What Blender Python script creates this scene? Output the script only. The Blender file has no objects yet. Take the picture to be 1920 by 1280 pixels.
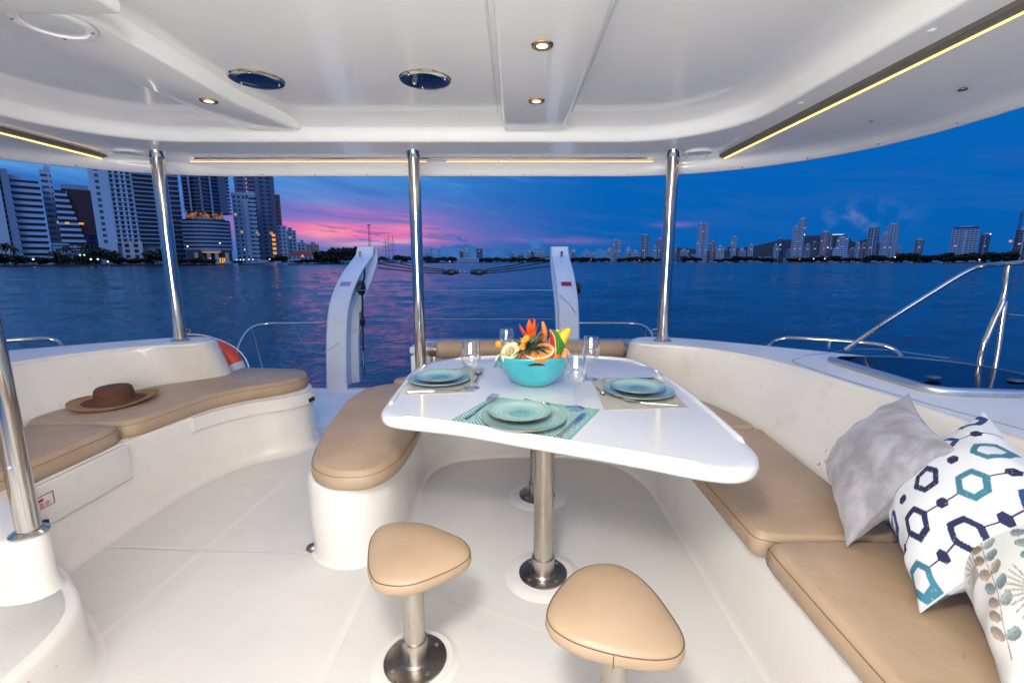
import bpy, bmesh, math, random
import numpy as np
from mathutils import Vector, Matrix
random.seed(7); rnd = random.random
R = math.radians
scn = bpy.context.scene
COL = scn.collection
# ------------------------------------------------------------------ camera
CH = 1.2                      # eye height over the cockpit floor (floor is z = 0, water is z = WZ)
WZ = -1.0
PITCH = math.atan(149.5/853.33)
cam = bpy.data.cameras.new("camera"); camo = bpy.data.objects.new("camera", cam); COL.objects.link(camo)
cam.lens = 16; cam.sensor_width = 36; cam.clip_start = 0.02; cam.clip_end = 20000
camo.location = (0, 0, CH); camo.rotation_euler = (math.pi/2-PITCH, 0, 0)
scn.camera = camo
scn.view_settings.view_transform = 'Standard'; scn.view_settings.look = 'None'
scn.view_settings.exposure = .07; scn.view_settings.gamma = 1
cP, sP = math.cos(PITCH), math.sin(PITCH)
def ray(px, py):
    u = (px-960)/853.33; v = (640-py)/853.33
    return u, cP+v*sP, -sP+v*cP
def PZ(px, py, z):            # point of the horizontal plane z seen at that spot of the photograph
    x, y, w = ray(px, py); t = (z-CH)/w
    return (x*t, y*t)
def PL(lst, z): return [PZ(a, b, z) for a, b in lst]
def PAZ(px, py):              # azimuth and slope of a far point
    x, y, w = ray(px, py); return math.atan2(x, y), w/math.hypot(x, y)
# ------------------------------------------------------------------ world (dusk sky)
class NT:
    def __init__(s, nt): s.nt = nt; s.n = nt.nodes; s.l = nt.links
    def inp(s, sock, v):
        if isinstance(v, bpy.types.NodeSocket): s.l.new(v, sock)
        elif v is not None:
            try: sock.default_value = v
            except Exception: sock.default_value = (*v, 1) if len(v) == 3 else v
    def node(s, t, ins={}, **kw):
        n = s.n.new(t)
        for k, v in kw.items(): setattr(n, k, v)
        for k, v in ins.items(): s.inp(n.inputs[k], v)
        return n
    def m(s, op, a, b=None, c=None, clamp=False):
        n = s.n.new('ShaderNodeMath'); n.operation = op; n.use_clamp = clamp
        s.inp(n.inputs[0], a); s.inp(n.inputs[1], b); s.inp(n.inputs[2], c); return n.outputs[0]
    def mix(s, f, a, b, mode='MIX'):
        n = s.n.new('ShaderNodeMix'); n.data_type = 'RGBA'; n.blend_type = mode
        s.inp(n.inputs[0], f)
        for i, v in ((6, a), (7, b)):
            if isinstance(v, bpy.types.NodeSocket): s.l.new(v, n.inputs[i])
            else: n.inputs[i].default_value = (*v, 1)
        return n.outputs[2]
    def xyz(s, x, y, z):
        n = s.n.new('ShaderNodeCombineXYZ'); s.inp(n.inputs[0], x); s.inp(n.inputs[1], y); s.inp(n.inputs[2], z); return n.outputs[0]
    def noise(s, vec, scale=1, detail=4, rough=.5, dist=0):
        n = s.node('ShaderNodeTexNoise', {'Scale': scale, 'Detail': detail, 'Roughness': rough, 'Distortion': dist})
        if vec is not None: s.l.new(vec, n.inputs['Vector'])
        return n.outputs[0]
    def ss(s, x, a, b):       # smoothstep
        n = s.n.new('ShaderNodeMapRange'); n.interpolation_type = 'SMOOTHSTEP'
        s.inp(n.inputs[0], x); n.inputs[1].default_value = a; n.inputs[2].default_value = b; return n.outputs[0]
    def gauss(s, x, c, w):    # exp(-((x-c)/w)^2)
        d = s.m('DIVIDE', s.m('SUBTRACT', x, c), w)
        return s.m('EXPONENT', s.m('MULTIPLY', s.m('MULTIPLY', d, d), -1.0))
    def ramp(s, f, stops):
        n = s.n.new('ShaderNodeValToRGB'); e = n.color_ramp.elements
        while len(e) < len(stops): e.new(.5)
        for k, (p, c) in enumerate(stops): e[k].position = p; e[k].color = (*c, 1)
        s.l.new(f, n.inputs[0]); return n.outputs[0]
world = bpy.data.worlds.new("World"); scn.world = world; world.use_nodes = True
world.node_tree.nodes.clear()
W = NT(world.node_tree)
tc = W.node('ShaderNodeTexCoord'); sp = W.node('ShaderNodeSeparateXYZ', {0: tc.outputs['Generated']})
el = sp.outputs[2]; az = W.m('ARCTAN2', sp.outputs[0], sp.outputs[1])
elp = W.m('ABSOLUTE', el)
right = W.ramp(elp, [(0, (.004, .10, .37)), (.06, (.002, .108, .42)), (.2, (.001, .12, .47)), (.38, (.015, .17, .56)), (.65, (.11, .25, .68)), (1, (.26, .42, .90))])
left = W.ramp(elp, [(0, (.02, .14, .42)), (.05, (.06, .17, .49)), (.10, (.05, .19, .54)), (.16, (.07, .27, .66)), (.3, (.035, .24, .62)), (.6, (.11, .25, .68)), (1, (.26, .42, .90))])
lm = W.ss(az, .22, -.42)
base = W.mix(lm, right, left)
# soft dark blue streaks
v1 = W.xyz(W.m('MULTIPLY', az, 2.0), W.m('ADD', W.m('MULTIPLY', el, 15.0), W.m('MULTIPLY', az, 2.0)), 0.0)
n1 = W.noise(v1, 1.6, 6, .55, .3)
base = W.mix(W.m('MULTIPLY', W.ss(n1, .47, .68), W.m('MULTIPLY', W.gauss(el, .115, .05), .8)), base, (.018, .115, .42))
base = W.mix(W.m('MULTIPLY', W.ss(n1, .50, .30), W.m('MULTIPLY', W.gauss(el, .17, .06), W.m('MULTIPLY', lm, 1.0)), clamp=True), base, (.13, .42, .80))
# purple then pink belt
n2 = W.noise(W.xyz(W.m('MULTIPLY', az, 2.6), W.m('ADD', W.m('MULTIPLY', el, 26.0), W.m('MULTIPLY', az, 1.2)), 3.3), 1.5, 6, .55, .4)
elt = W.m('ADD', el, W.m('MULTIPLY', az, .02))
pur = W.m('MULTIPLY', W.gauss(az, -.31, .22), W.gauss(elt, .066, .044))
base = W.mix(W.m('MULTIPLY', pur, .75), base, (.36, .17, .55))
pink = W.m('MULTIPLY', W.m('MULTIPLY', W.gauss(az, -.33, .165), W.gauss(elt, .054, .029)), W.ss(n2, .40, .56))
base = W.mix(W.m('MULTIPLY', pink, 1.0, clamp=True), base, (.86, .15, .42))
hot = W.m('MULTIPLY', W.gauss(az, -.375, .055), W.gauss(el, .058, .016))
base = W.mix(W.m('MULTIPLY', hot, .85), base, (1.0, .30, .38))
hot2 = W.m('MULTIPLY', W.gauss(az, -.225, .05), W.gauss(el, .067, .010))
base = W.mix(W.m('MULTIPLY', hot2, .8), base, (.95, .22, .40))
peach = W.m('MULTIPLY', W.gauss(az, -.27, .085), W.gauss(W.m('ADD', el, W.m('MULTIPLY', az, -.06)), .0555, .006))
base = W.mix(W.m('MULTIPLY', peach, .7), base, (.80, .45, .60))
p3 = W.m('MULTIPLY', W.gauss(az, .06, .10), W.gauss(W.m('ADD', el, W.m('MULTIPLY', az, .05)), .052, .007))
base = W.mix(W.m('MULTIPLY', p3, W.m('MULTIPLY', W.ss(n2, .3, .6), .9)), base, (.36, .17, .50))
p4 = W.m('MULTIPLY', W.gauss(az, .335, .035), W.gauss(el, .073, .0045))
base = W.mix(W.m('MULTIPLY', p4, .6), base, (.28, .14, .48))
# broken blue-grey streaks drawn across the belt
n4 = W.noise(W.xyz(W.m('MULTIPLY', az, 5.0), W.m('ADD', W.m('MULTIPLY', el, 58.0), W.m('MULTIPLY', az, 5.0)), 9.1), 1.2, 6, .6, .5)
st4 = W.m('MULTIPLY', W.ss(n4, .52, .62), W.m('MULTIPLY', W.gauss(az, -.22, .34), W.gauss(el, .055, .05)))
base = W.mix(W.m('MULTIPLY', st4, .72), base, (.07, .14, .44))
st5 = W.m('MULTIPLY', W.ss(n4, .47, .36), W.m('MULTIPLY', W.gauss(az, -.33, .13), W.gauss(el, .050, .018)))
base = W.mix(W.m('MULTIPLY', st5, .55), base, (.98, .36, .42))
# cumulus tops over the horizon
n3 = W.noise(W.xyz(W.m('MULTIPLY', az, 30.0), W.m('MULTIPLY', el, 34.0), 7.0), 1.0, 5, .55)
n3b = W.noise(W.xyz(W.m('MULTIPLY', az, 8.0), 0.0, 2.0), 1.0, 2, .5)
hgt = W.m('ADD', W.m('ADD', W.m('MULTIPLY', W.gauss(az, -.112, .038), .030), W.m('MULTIPLY', W.gauss(az, -.165, .025), .014)), W.m('ADD', W.m('MULTIPLY', W.gauss(az, .06, .16), .022), W.m('MULTIPLY', n3b, .02)))
cm = W.ss(W.m('ADD', W.m('SUBTRACT', hgt, el), W.m('MULTIPLY', W.m('SUBTRACT', n3, .5), .12)), 0.0, .006)
cm = W.m('MULTIPLY', cm, W.m('MULTIPLY', W.ss(az, -.24, -.17), W.ss(az, .32, .10)))
base = W.mix(W.m('MULTIPLY', cm, .9), base, W.mix(W.ss(n3, .35, .7), (.012, .11, .36), (.05, .17, .46)))
# faint pale cloud far right
pc = W.m('MULTIPLY', W.m('MULTIPLY', W.gauss(az, .64, .05), W.gauss(el, .075, .022)), W.ss(n3, .45, .65))
base = W.mix(W.m('MULTIPLY', pc, .6), base, (.14, .22, .50))
# brighter afterglow on the half of the sky behind the camera
back = W.ss(sp.outputs[1], .1, -.7)
base = W.mix(W.m('MULTIPLY', back, W.ss(el, -.05, .3)), base, (.34, .46, .82))
bg = W.node('ShaderNodeBackground', {'Color': base, 'Strength': 1.0})
wo = W.node('ShaderNodeOutputWorld', {0: bg.outputs[0]})
# faint last daylight from behind the camera, soft
def lamp(name, kind, loc, energy, color, rot=(0, 0, 0), **kw):
    d = bpy.data.lights.new(name, kind); d.energy = energy; d.color = color
    for k, v in kw.items(): setattr(d, k, v)
    o = bpy.data.objects.new(name, d); COL.objects.link(o); o.location = loc; o.rotation_euler = rot; return o
lamp("sun", 'SUN', (0, 0, 50), .5, (.62, .72, 1.0), (R(58), 0, R(12)), angle=R(25))
# photographer's lamp over the lens, and an added fill lamp standing in for the saloon
key = lamp("camera_flash", 'AREA', (-.2, .10, 1.80), 24, (1.0, .965, .92), (R(46), 0, R(-4)), shape='DISK', size=.30)
fil = lamp("fill_light", 'AREA', (-.35, -1.1, 1.15), 58, (1.0, .95, .87), (R(104), 0, 0), shape='RECTANGLE', size=2.2, size_y=1.0)  # unseen fill, added to brighten the cockpit from behind the camera
# ------------------------------------------------------------------ materials
def mat(name, color=(.8, .8, .8), rough=.5, metal=0, coat=0, spec=.5, **kw):
    m = bpy.data.materials.new(name); m.use_nodes = True
    b = m.node_tree.nodes['Principled BSDF']
    b.inputs['Base Color'].default_value = (*color, 1); b.inputs['Roughness'].default_value = rough
    b.inputs['Metallic'].default_value = metal; b.inputs['Coat Weight'].default_value = coat
    b.inputs['Coat Roughness'].default_value = .06; b.inputs['Specular IOR Level'].default_value = spec
    for k, v in kw.items():
        b.inputs[k.replace('_', ' ')].default_value = v
    m['T'] = 1
    return m
def nt(m): return NT(m.node_tree), m.node_tree.nodes['Principled BSDF']
def objco(T): return T.node('ShaderNodeTexCoord').outputs['Object']
def specks(m, col=(.30, .24, .18), n=.012, sc=55, wide=1):   # sparse stains and dirt specks over what the material already has
    T, b = nt(m); co = objco(T); src = b.inputs['Base Color'].links[0].from_socket
    a_ = T.ss(T.noise(co, sc, 2, .5), .73, .76); d_ = T.m('MULTIPLY', T.ss(T.noise(co, 5, 6, .65), .56, .72), .16*wide)
    s_ = T.ss(T.noise(T.node('ShaderNodeMapping', {'Vector': co, 'Rotation': (.3, .2, .6), 'Scale': (1, 9, 3)}).outputs[0], 9, 3, .7), .70, .74)
    T.l.new(T.mix(T.m('MAXIMUM', T.m('MULTIPLY', a_, .5), T.m('MAXIMUM', d_, T.m('MULTIPLY', s_, .10*wide))), src, col), b.inputs['Base Color']); return m
def mottled(m, c1, c2, scale=3, detail=5, lo=.35, hi=.65, bump=0, bscale=200, r1=None, r2=None, stretch=None, bdist=.001):
    T, b = nt(m); co = objco(T)
    if stretch:
        mp = T.node('ShaderNodeMapping', {'Vector': co, 'Scale': stretch}); co = mp.outputs[0]
    n = T.noise(co, scale, detail, .55)
    T.l.new(T.mix(T.ss(n, lo, hi), c1, c2), b.inputs['Base Color'])
    if r1 is not None:
        n2 = T.noise(co, scale*2.3, 3, .6)
        T.l.new(T.m('ADD', T.m('MULTIPLY', n2, r2-r1), r1), b.inputs['Roughness'])
    if bump:
        nb = T.noise(co, bscale, 3, .6)
        bn = T.node('ShaderNodeBump', {'Strength': bump, 'Distance': bdist, 'Height': nb})
        T.l.new(bn.outputs[0], b.inputs['Normal'])
    return m
M = {}
M['gel'] = mottled(mat('gelcoat', rough=.22, coat=.5), (.74, .69, .63), (.77, .73, .67), 1.6, 3, r1=.20, r2=.28)
M['gelw'] = mottled(mat('gelcoat_white', rough=.15, coat=.7), (.70, .70, .705), (.74, .74, .74), 2, 3, r1=.10, r2=.2)
M['ceil'] = mottled(mat('gelcoat_ceiling', rough=.2, coat=.5), (.87, .86, .82), (.90, .89, .855), 1.2, 3, r1=.18, r2=.28, bump=.15, bscale=1.6, bdist=.006)
M['nonskid'] = mottled(mat('nonskid', rough=.6), (.65, .63, .60), (.70, .68, .645), 2.2, 5, .3, .7, bump=.6, bscale=420, bdist=.002)
M['deck'] = mottled(mat('deck_nonskid', rough=.55), (.70, .72, .74), (.76, .78, .80), 3, 4, bump=.6, bscale=380, bdist=.002)
M['seamband'] = mottled(mat('smooth_gel_band', rough=.3), (.72, .67, .62), (.74, .69, .64), 3, 3)
M['tan'] = mottled(mat('tan_vinyl', rough=.42), (.365, .255, .165), (.43, .31, .205), 3.2, 6, .32, .68, bump=.6, bscale=11, r1=.38, r2=.56, bdist=.006)
M['tan2'] = mottled(mat('tan_vinyl_stool', rough=.36), (.39, .275, .175), (.44, .315, .205), 5, 4, .35, .7, bump=.45, bscale=16, r1=.32, r2=.5, bdist=.003)
specks(M['gel']); specks(M['nonskid'], (.40, .36, .32), wide=.8); specks(M['tan'], (.22, .15, .10), sc=30, wide=.9)
M['stitch'] = mat('stitch', (.13, .08, .05), .8)
M['steel'] = mottled(mat('polished_steel', metal=1, rough=.1), (.50, .47, .44), (.60, .57, .54), 6, 4, r1=.07, r2=.18, stretch=(1, 1, .15))
M['steelb'] = mottled(mat('brushed_steel', metal=1, rough=.28), (.38, .33, .28), (.62, .57, .50), 14, 6, .3, .7, r1=.18, r2=.42, stretch=(1, 1, .12))
M['steeld'] = mottled(mat('dark_flange_steel', metal=1, rough=.3), (.16, .15, .15), (.28, .26, .25), 8, 4, r1=.2, r2=.4)
M['cut'] = mat('cutlery_steel', (.66, .66, .68), .24, 1)
M['pad'] = mottled(mat('gel_pad', rough=.4), (.72, .69, .64), (.75, .72, .67), 3, 3)
M['black'] = mat('black_plastic', (.012, .012, .014), .4)
M['rope'] = mat('black_rope', (.015, .015, .018), .8)
M['wire'] = mat('wire_steel', (.45, .46, .48), .3, 1)
M['dkblue'] = mat('dark_blue_cover', (.004, .018, .06), .08, coat=.6)
M['white'] = mat('white_plastic', (.78, .78, .77), .35)
M['frost'] = mat('frosted_cover', (.62, .64, .66), .25)
M['alu'] = mat('aluminium_profile', (.42, .40, .37), .35, 1)
M['brownch'] = mat('taupe_channel', (.13, .115, .10), .5)
M['alum'] = mottled(mat('brushed_aluminium', metal=1, rough=.38), (.55, .56, .58), (.66, .67, .69), 20, 3, stretch=(1, .1, 1))
M['red'] = mat('red_print', (.42, .03, .03), .5)
M['redtag'] = mat('red_sticker', (.30, .015, .05), .5)
M['lavtag'] = mat('grey_violet_sticker', (.28, .26, .46), .5)
M['orange'] = mottled(mat('lifebuoy_orange', rough=.45), (.75, .06, .015), (.82, .08, .02), 8, 3)
M['reflect'] = mat('reflective_band', (.6, .62, .66), .3)
M['hatchglass'] = mat('tinted_hatch_acrylic', (.002, .008, .05), .08, spec=.12)
def emis(name, col, st):
    m = mat(name, (0, 0, 0), .5); b = m.node_tree.nodes['Principled BSDF']
    b.inputs['Emission Color'].default_value = (*col, 1); b.inputs['Emission Strength'].default_value = st; return m
M['lampw'] = emis('downlight_lens', (1, .74, .36), 3.2)
M['lampring'] = emis('downlight_glow_ring', (1, .48, .14), 1.3)
M['brass'] = mat('brass_bezel', (.75, .50, .26), .25, 1)
M['led'] = emis('led_strip', (1.0, .62, .16), 3.2)
M['ledblue'] = emis('blue_indicator', (.15, .2, 1), 5)
M['pt_white'] = emis('shore_lamp', (.85, .95, 1.0), 1.6)
M['pt_amber'] = emis('amber_lamp', (1.0, .45, .10), .8)
M['pt_green'] = emis('green_white_lamp', (.5, 1, .5), 1.2)
M['amberpanel'] = emis('amber_lit_floor', (1.0, .34, .05), .32)
g = bpy.data.materials.new('clear_glass'); g.use_nodes = True; g.node_tree.nodes.clear(); T = NT(g.node_tree)
lw_ = T.node('ShaderNodeLayerWeight', {'Blend': .5}); fc = T.m('ADD', .11, T.m('MULTIPLY', T.m('POWER', lw_.outputs['Facing'], 2.4), .85))
gm_ = T.node('ShaderNodeMixShader', {0: fc, 1: T.node('ShaderNodeBsdfTransparent', {0: (.985, .99, .99, 1)}).outputs[0], 2: T.node('ShaderNodeBsdfGlossy', {'Color': (.95, .96, .97, 1), 'Roughness': .03}).outputs[0]})
T.node('ShaderNodeOutputMaterial', {0: gm_.outputs[0]}); M['glass'] = g
g = bpy.data.materials.new('solid_glass'); g.use_nodes = True; b = g.node_tree.nodes['Principled BSDF']
b.inputs['Base Color'].default_value = (1, 1, 1, 1); b.inputs['Roughness'].default_value = 0; b.inputs['IOR'].default_value = 1.45
b.inputs['Transmission Weight'].default_value = 1; M['solidglass'] = g
# turquoise bowl
M['bowl'] = mottled(mat('turquoise_glaze', rough=.3, coat=.5), (.03, .36, .43), (.05, .43, .49), 9, 5, r1=.22, r2=.4)
# glazed plates: rings round the centre
def platemat(name, c_in, c_mid, c_out, s=1.0):
    m = mat(name, rough=.16, coat=.5); T, b = nt(m); co = objco(T)
    s3 = T.node('ShaderNodeSeparateXYZ', {0: co})
    r = T.m('SQRT', T.m('ADD', T.m('POWER', s3.outputs[0], 2.0), T.m('POWER', s3.outputs[1], 2.0)))
    ang = T.m('ARCTAN2', s3.outputs[1], s3.outputs[0])
    nz = T.noise(co, 40, 3, .6)
    rr = T.m('ADD', r, T.m('MULTIPLY', T.m('SUBTRACT', nz, .5), .004))
    ring = T.m('SINE', T.m('ADD', T.m('MULTIPLY', rr, 900.0), ang))
    ring2 = T.noise(T.xyz(T.m('MULTIPLY', rr, 130.0), T.m('MULTIPLY', ang, .35), 0.0), 1.0, 3, .6)
    c = T.ramp(T.m('DIVIDE', r, .15*s), [(0, c_in), (.25, c_in), (.40, c_mid), (.70, c_out), (.94, c_mid), (.958, (.26, .16, .08)), (1, (.30, .20, .11))])
    k = T.m('MULTIPLY', T.m('ADD', T.m('MULTIPLY', ring, .5), .5), .16)
    c = T.mix(T.m('ADD', k, T.m('MULTIPLY', T.ss(ring2, .42, .72), .5)), c, (.52, .66, .62))
    T.l.new(c, b.inputs['Base Color']); return m
M['plate'] = platemat('sea_glaze_large', (.05, .20, .22), (.16, .34, .34), (.26, .42, .40), 1.0)
M['plate2'] = platemat('sea_glaze_small', (.04, .20, .23), (.15, .34, .36), (.30, .47, .46), .78)
def attrmat(name, rough=.8, bump=.3, bscale=300, **kw):
    m = mat(name, rough=rough, **kw); T, b = nt(m)
    a = T.node('ShaderNodeAttribute', attribute_name='Col'); T.l.new(a.outputs['Color'], b.inputs['Base Color'])
    if bump:
        bn = T.node('ShaderNodeBump', {'Strength': bump, 'Distance': .002, 'Height': T.noise(objco(T), bscale, 3, .6)})
        T.l.new(bn.outputs[0], b.inputs['Normal'])
    return m
M['cloth'] = attrmat('printed_cotton', .85, .35, 420)
M['mat'] = attrmat('woven_mat', .7, .5, 700)
M['melon'] = attrmat('fruit_skin', .35, .2, 60)
mv = mat('grey_velvet', rough=.75, Sheen_Weight=.4); M['velvet'] = mottled(mv, (.20, .195, .22), (.36, .35, .39), 15, 8, .34, .64, bump=.6, bscale=16, stretch=(1, 1, .6), bdist=.012)
ms = mat('brown_straw', rough=.8); T, b = nt(ms); co = objco(T); s3 = T.node('ShaderNodeSeparateXYZ', {0: co})
r = T.m('SQRT', T.m('ADD', T.m('POWER', s3.outputs[0], 2.0), T.m('POWER', s3.outputs[1], 2.0)))
T.l.new(T.mix(T.m('GREATER_THAN', r, .155), T.mix(T.ss(T.noise(co, 90, 2, .5), .3, .7), (.085, .030, .016), (.14, .052, .026)), T.mix(T.ss(T.noise(co, 60, 2, .5), .3, .7), (.30, .16, .06), (.40, .22, .09))), b.inputs['Base Color'])
wv = T.m('ADD', T.m('SINE', T.m('MULTIPLY', r, 1300.0)), T.m('SINE', T.m('MULTIPLY', s3.outputs[2], 1300.0)))
bn = T.node('ShaderNodeBump', {'Strength': .5, 'Distance': .001, 'Height': wv}); T.l.new(bn.outputs[0], b.inputs['Normal']); M['straw'] = ms
# ------------------------------------------------------------------ mesh helpers
def link(o, parent=None):
    COL.objects.link(o)
    if parent is not None: o.parent = parent
    return o
def mk(name, verts, faces, m, parent=None, smooth=True, uv=None, recalc=True, sharp=None):
    me = bpy.data.meshes.new(name); me.from_pydata([tuple(v) for v in verts], [], faces); me.update()
    if recalc:
        bm = bmesh.new(); bm.from_mesh(me); bmesh.ops.recalc_face_normals(bm, faces=bm.faces); bm.to_mesh(me); bm.free()
    if uv:
        l = me.uv_layers.new(name='UVMap')
        for p in me.polygons:
            for li in p.loop_indices: l.data[li].uv = uv(me.vertices[me.loops[li].vertex_index].co, p.normal)
    if smooth:
        me.polygons.foreach_set('use_smooth', [True]*len(me.polygons))
        if sharp: me.set_sharp_from_angle(angle=R(sharp))
    mats = m if isinstance(m, (list, tuple)) else [m]
    for x in mats: me.materials.append(x)
    return link(bpy.data.objects.new(name, me), parent)
def tag(o, label=None, cat=None, group=None, kind=None):
    if label: o['label'] = label
    if cat: o['category'] = cat
    if group: o['group'] = group
    if kind: o['kind'] = kind
    return o
def thing(name, label, cat, loc=(0, 0, 0), rz=0, group=None):
    o = bpy.data.objects.new(name, None); COL.objects.link(o); o.location = loc; o.rotation_euler = (0, 0, rz); o.empty_display_size = .05
    return tag(o, label, cat, group)
def copytree(o, parent=None):
    c = o.copy(); COL.objects.link(c)
    if parent is not None: c.parent = parent
    for ch in list(o.children): copytree(ch, c)
    return c
def centred(o):               # put the origin of a mesh whose verts are in world space at its base centre
    me = o.data; co = np.empty(len(me.vertices)*3); me.vertices.foreach_get('co', co); co = co.reshape(-1, 3)
    c = Vector(((co[:, 0].min()+co[:, 0].max())/2, (co[:, 1].min()+co[:, 1].max())/2, co[:, 2].min()))
    me.transform(Matrix.Translation(-c)); o.location = o.location+c; return o
class MB:                     # merges shapes into one mesh
    def __init__(s): s.v = []; s.f = []
    def add(s, vs, fs):
        k = len(s.v); s.v += [tuple(v) for v in vs]; s.f += [tuple(i+k for i in f) for f in fs]; return s
    def box(s, x0, x1, y0, y1, z0, z1):
        v = [(x, y, z) for z in (z0, z1) for y in (y0, y1) for x in (x0, x1)]
        return s.add(v, [(0, 2, 3, 1), (4, 5, 7, 6), (0, 1, 5, 4), (2, 6, 7, 3), (0, 4, 6, 2), (1, 3, 7, 5)])
    def tube(s, pts, r, n=10, cap=True, closed=False):
        pts = [Vector(p) for p in pts]; N = len(pts); rs = r if isinstance(r, (list, tuple)) else [r]*N
        vs = []; fs = []; nrm = None
        for i, p in enumerate(pts):
            if closed: t = (pts[(i+1) % N]-pts[i-1])
            else: t = (pts[min(i+1, N-1)]-pts[max(i-1, 0)])
            if t.length < 1e-9: t = Vector((0, 0, 1))
            t.normalize()
            if nrm is None: nrm = t.orthogonal().normalized()
            nrm = (nrm-t*nrm.dot(t))
            if nrm.length < 1e-6: nrm = t.orthogonal()
            nrm.normalize(); b2 = t.cross(nrm)
            for k in range(n):
                a = 2*math.pi*k/n; vs.append(p+(nrm*math.cos(a)+b2*math.sin(a))*rs[i])
        for i in range(N if closed else N-1):
            for k in range(n):
                j = (i+1) % N; fs.append((i*n+k, i*n+(k+1) % n, j*n+(k+1) % n, j*n+k))
        if cap and not closed: fs.append(tuple(range(n))[::-1]); fs.append(tuple((N-1)*n+k for k in range(n)))
        return s.add(vs, fs)
    def lathe(s, prof, c=(0, 0, 0), n=32, sx=1, sy=1):
        vs = []; fs = []; K = len(prof)
        for k in range(n):
            a = 2*math.pi*k/n
            for r, z in prof: vs.append((c[0]+r*math.cos(a)*sx, c[1]+r*math.sin(a)*sy, c[2]+z))
        for k in range(n):
            for i in range(K-1):
                a, b_ = k*K+i, ((k+1) % n)*K+i; fs.append((a, b_, b_+1, a+1))
        if prof[0][0] > 1e-6: fs.append(tuple(k*K for k in range(n))[::-1])
        if prof[-1][0] > 1e-6: fs.append(tuple(k*K+K-1 for k in range(n)))
        return s.add(vs, fs)
    def ball(s, c, r, n=12, m=8, sc=(1, 1, 1), rot=None):
        vs = []; fs = []
        for i in range(m+1):
            t = math.pi*i/m
            for k in range(n):
                a = 2*math.pi*k/n; p = Vector((math.sin(t)*math.cos(a)*sc[0], math.sin(t)*math.sin(a)*sc[1], math.cos(t)*sc[2]))*r
                if rot is not None: p = rot @ p
                vs.append(p+Vector(c))
        for i in range(m):
            for k in range(n): fs.append((i*n+k, (i+1)*n+k, (i+1)*n+(k+1) % n, i*n+(k+1) % n))
        return s.add(vs, fs)
    def obj(s, name, m, parent=None, smooth=True, sharp=40, merge=True, **kw):
        o = mk(name, s.v, s.f, m, parent, smooth, recalc=False, **kw)
        bm = bmesh.new(); bm.from_mesh(o.data)
        if merge: bmesh.ops.remove_doubles(bm, verts=bm.verts, dist=1e-6)
        bmesh.ops.recalc_face_normals(bm, faces=bm.faces); bm.to_mesh(o.data); bm.free()
        if smooth: o.data.polygons.foreach_set('use_smooth', [True]*len(o.data.polygons))
        if smooth and sharp: o.data.set_sharp_from_angle(angle=R(sharp))
        return o
def bevbox(name, x0, x1, y0, y1, z0, z1, bev, m, parent=None, seg=3):
    bm = bmesh.new(); bmesh.ops.create_cube(bm, size=1)
    for v in bm.verts: v.co = Vector(((x0+x1)/2+v.co.x*(x1-x0), (y0+y1)/2+v.co.y*(y1-y0), (z0+z1)/2+v.co.z*(z1-z0)))
    bmesh.ops.bevel(bm, geom=bm.edges[:], offset=bev, segments=seg, profile=.5, affect='EDGES')
    me = bpy.data.meshes.new(name); bm.to_mesh(me); bm.free(); me.materials.append(m)
    me.polygons.foreach_set('use_smooth', [True]*len(me.polygons)); me.set_sharp_from_angle(angle=R(50))
    return link(bpy.data.objects.new(name, me), parent)
def catmull(pts, n, closed=True):   # centripetal Catmull-Rom, resampled to n points of equal arc length
    P = [np.array(p, float) for p in pts]; K = len(P); out = []
    segs = K if closed else K-1
    for i in range(segs):
        if closed: p0, p1, p2, p3 = P[(i-1) % K], P[i], P[(i+1) % K], P[(i+2) % K]
        else: p1, p2 = P[i], P[i+1]; p0 = P[i-1] if i > 0 else 2*p1-p2; p3 = P[i+2] if i+2 < K else 2*p2-p1
        t0 = 0; t1 = t0+max(np.linalg.norm(p1-p0), 1e-6)**.5; t2 = t1+max(np.linalg.norm(p2-p1), 1e-6)**.5; t3 = t2+max(np.linalg.norm(p3-p2), 1e-6)**.5
        for t in np.linspace(t1, t2, 24, endpoint=False):
            A1 = (t1-t)/(t1-t0)*p0+(t-t0)/(t1-t0)*p1; A2 = (t2-t)/(t2-t1)*p1+(t-t1)/(t2-t1)*p2; A3 = (t3-t)/(t3-t2)*p2+(t-t2)/(t3-t2)*p3
            B1 = (t2-t)/(t2-t0)*A1+(t-t0)/(t2-t0)*A2; B2 = (t3-t)/(t3-t1)*A2+(t-t1)/(t3-t1)*A3
            out.append((t2-t)/(t2-t1)*B1+(t-t1)/(t2-t1)*B2)
    out.append(out[0] if closed else P[-1]); o = np.array(out)
    d = np.r_[0, np.cumsum(np.linalg.norm(np.diff(o, axis=0), axis=1))]
    s = np.linspace(0, d[-1], n, endpoint=not closed)
    return np.stack([np.interp(s, d, o[:, k]) for k in range(o.shape[1])], 1)
def ccw(P):
    a = sum(P[i][0]*P[(i+1) % len(P)][1]-P[(i+1) % len(P)][0]*P[i][1] for i in range(len(P)))
    return P if a > 0 else P[::-1]
def inset(P, d):              # P closed ccw, moves every point inwards
    t = np.roll(P, -2, 0)-np.roll(P, 2, 0); t /= np.maximum(np.linalg.norm(t, axis=1, keepdims=True), 1e-9)
    return P+np.stack([-t[:, 1], t[:, 0]], 1)*d
def loft(name, loops, m, parent=None, cap0=True, cap1=True, closed=True, sharp=None):
    n = len(loops[0]); vs = [v for l in loops for v in l]; fs = []
    for i in range(len(loops)-1):
        for k in range(n if closed else n-1): fs.append((i*n+k, i*n+(k+1) % n, (i+1)*n+(k+1) % n, (i+1)*n+k))
    if cap0: fs.append(tuple(range(n))[::-1])
    if cap1: fs.append(tuple((len(loops)-1)*n+k for k in range(n)))
    return mk(name, vs, fs, m, parent, True, sharp=sharp)
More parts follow.
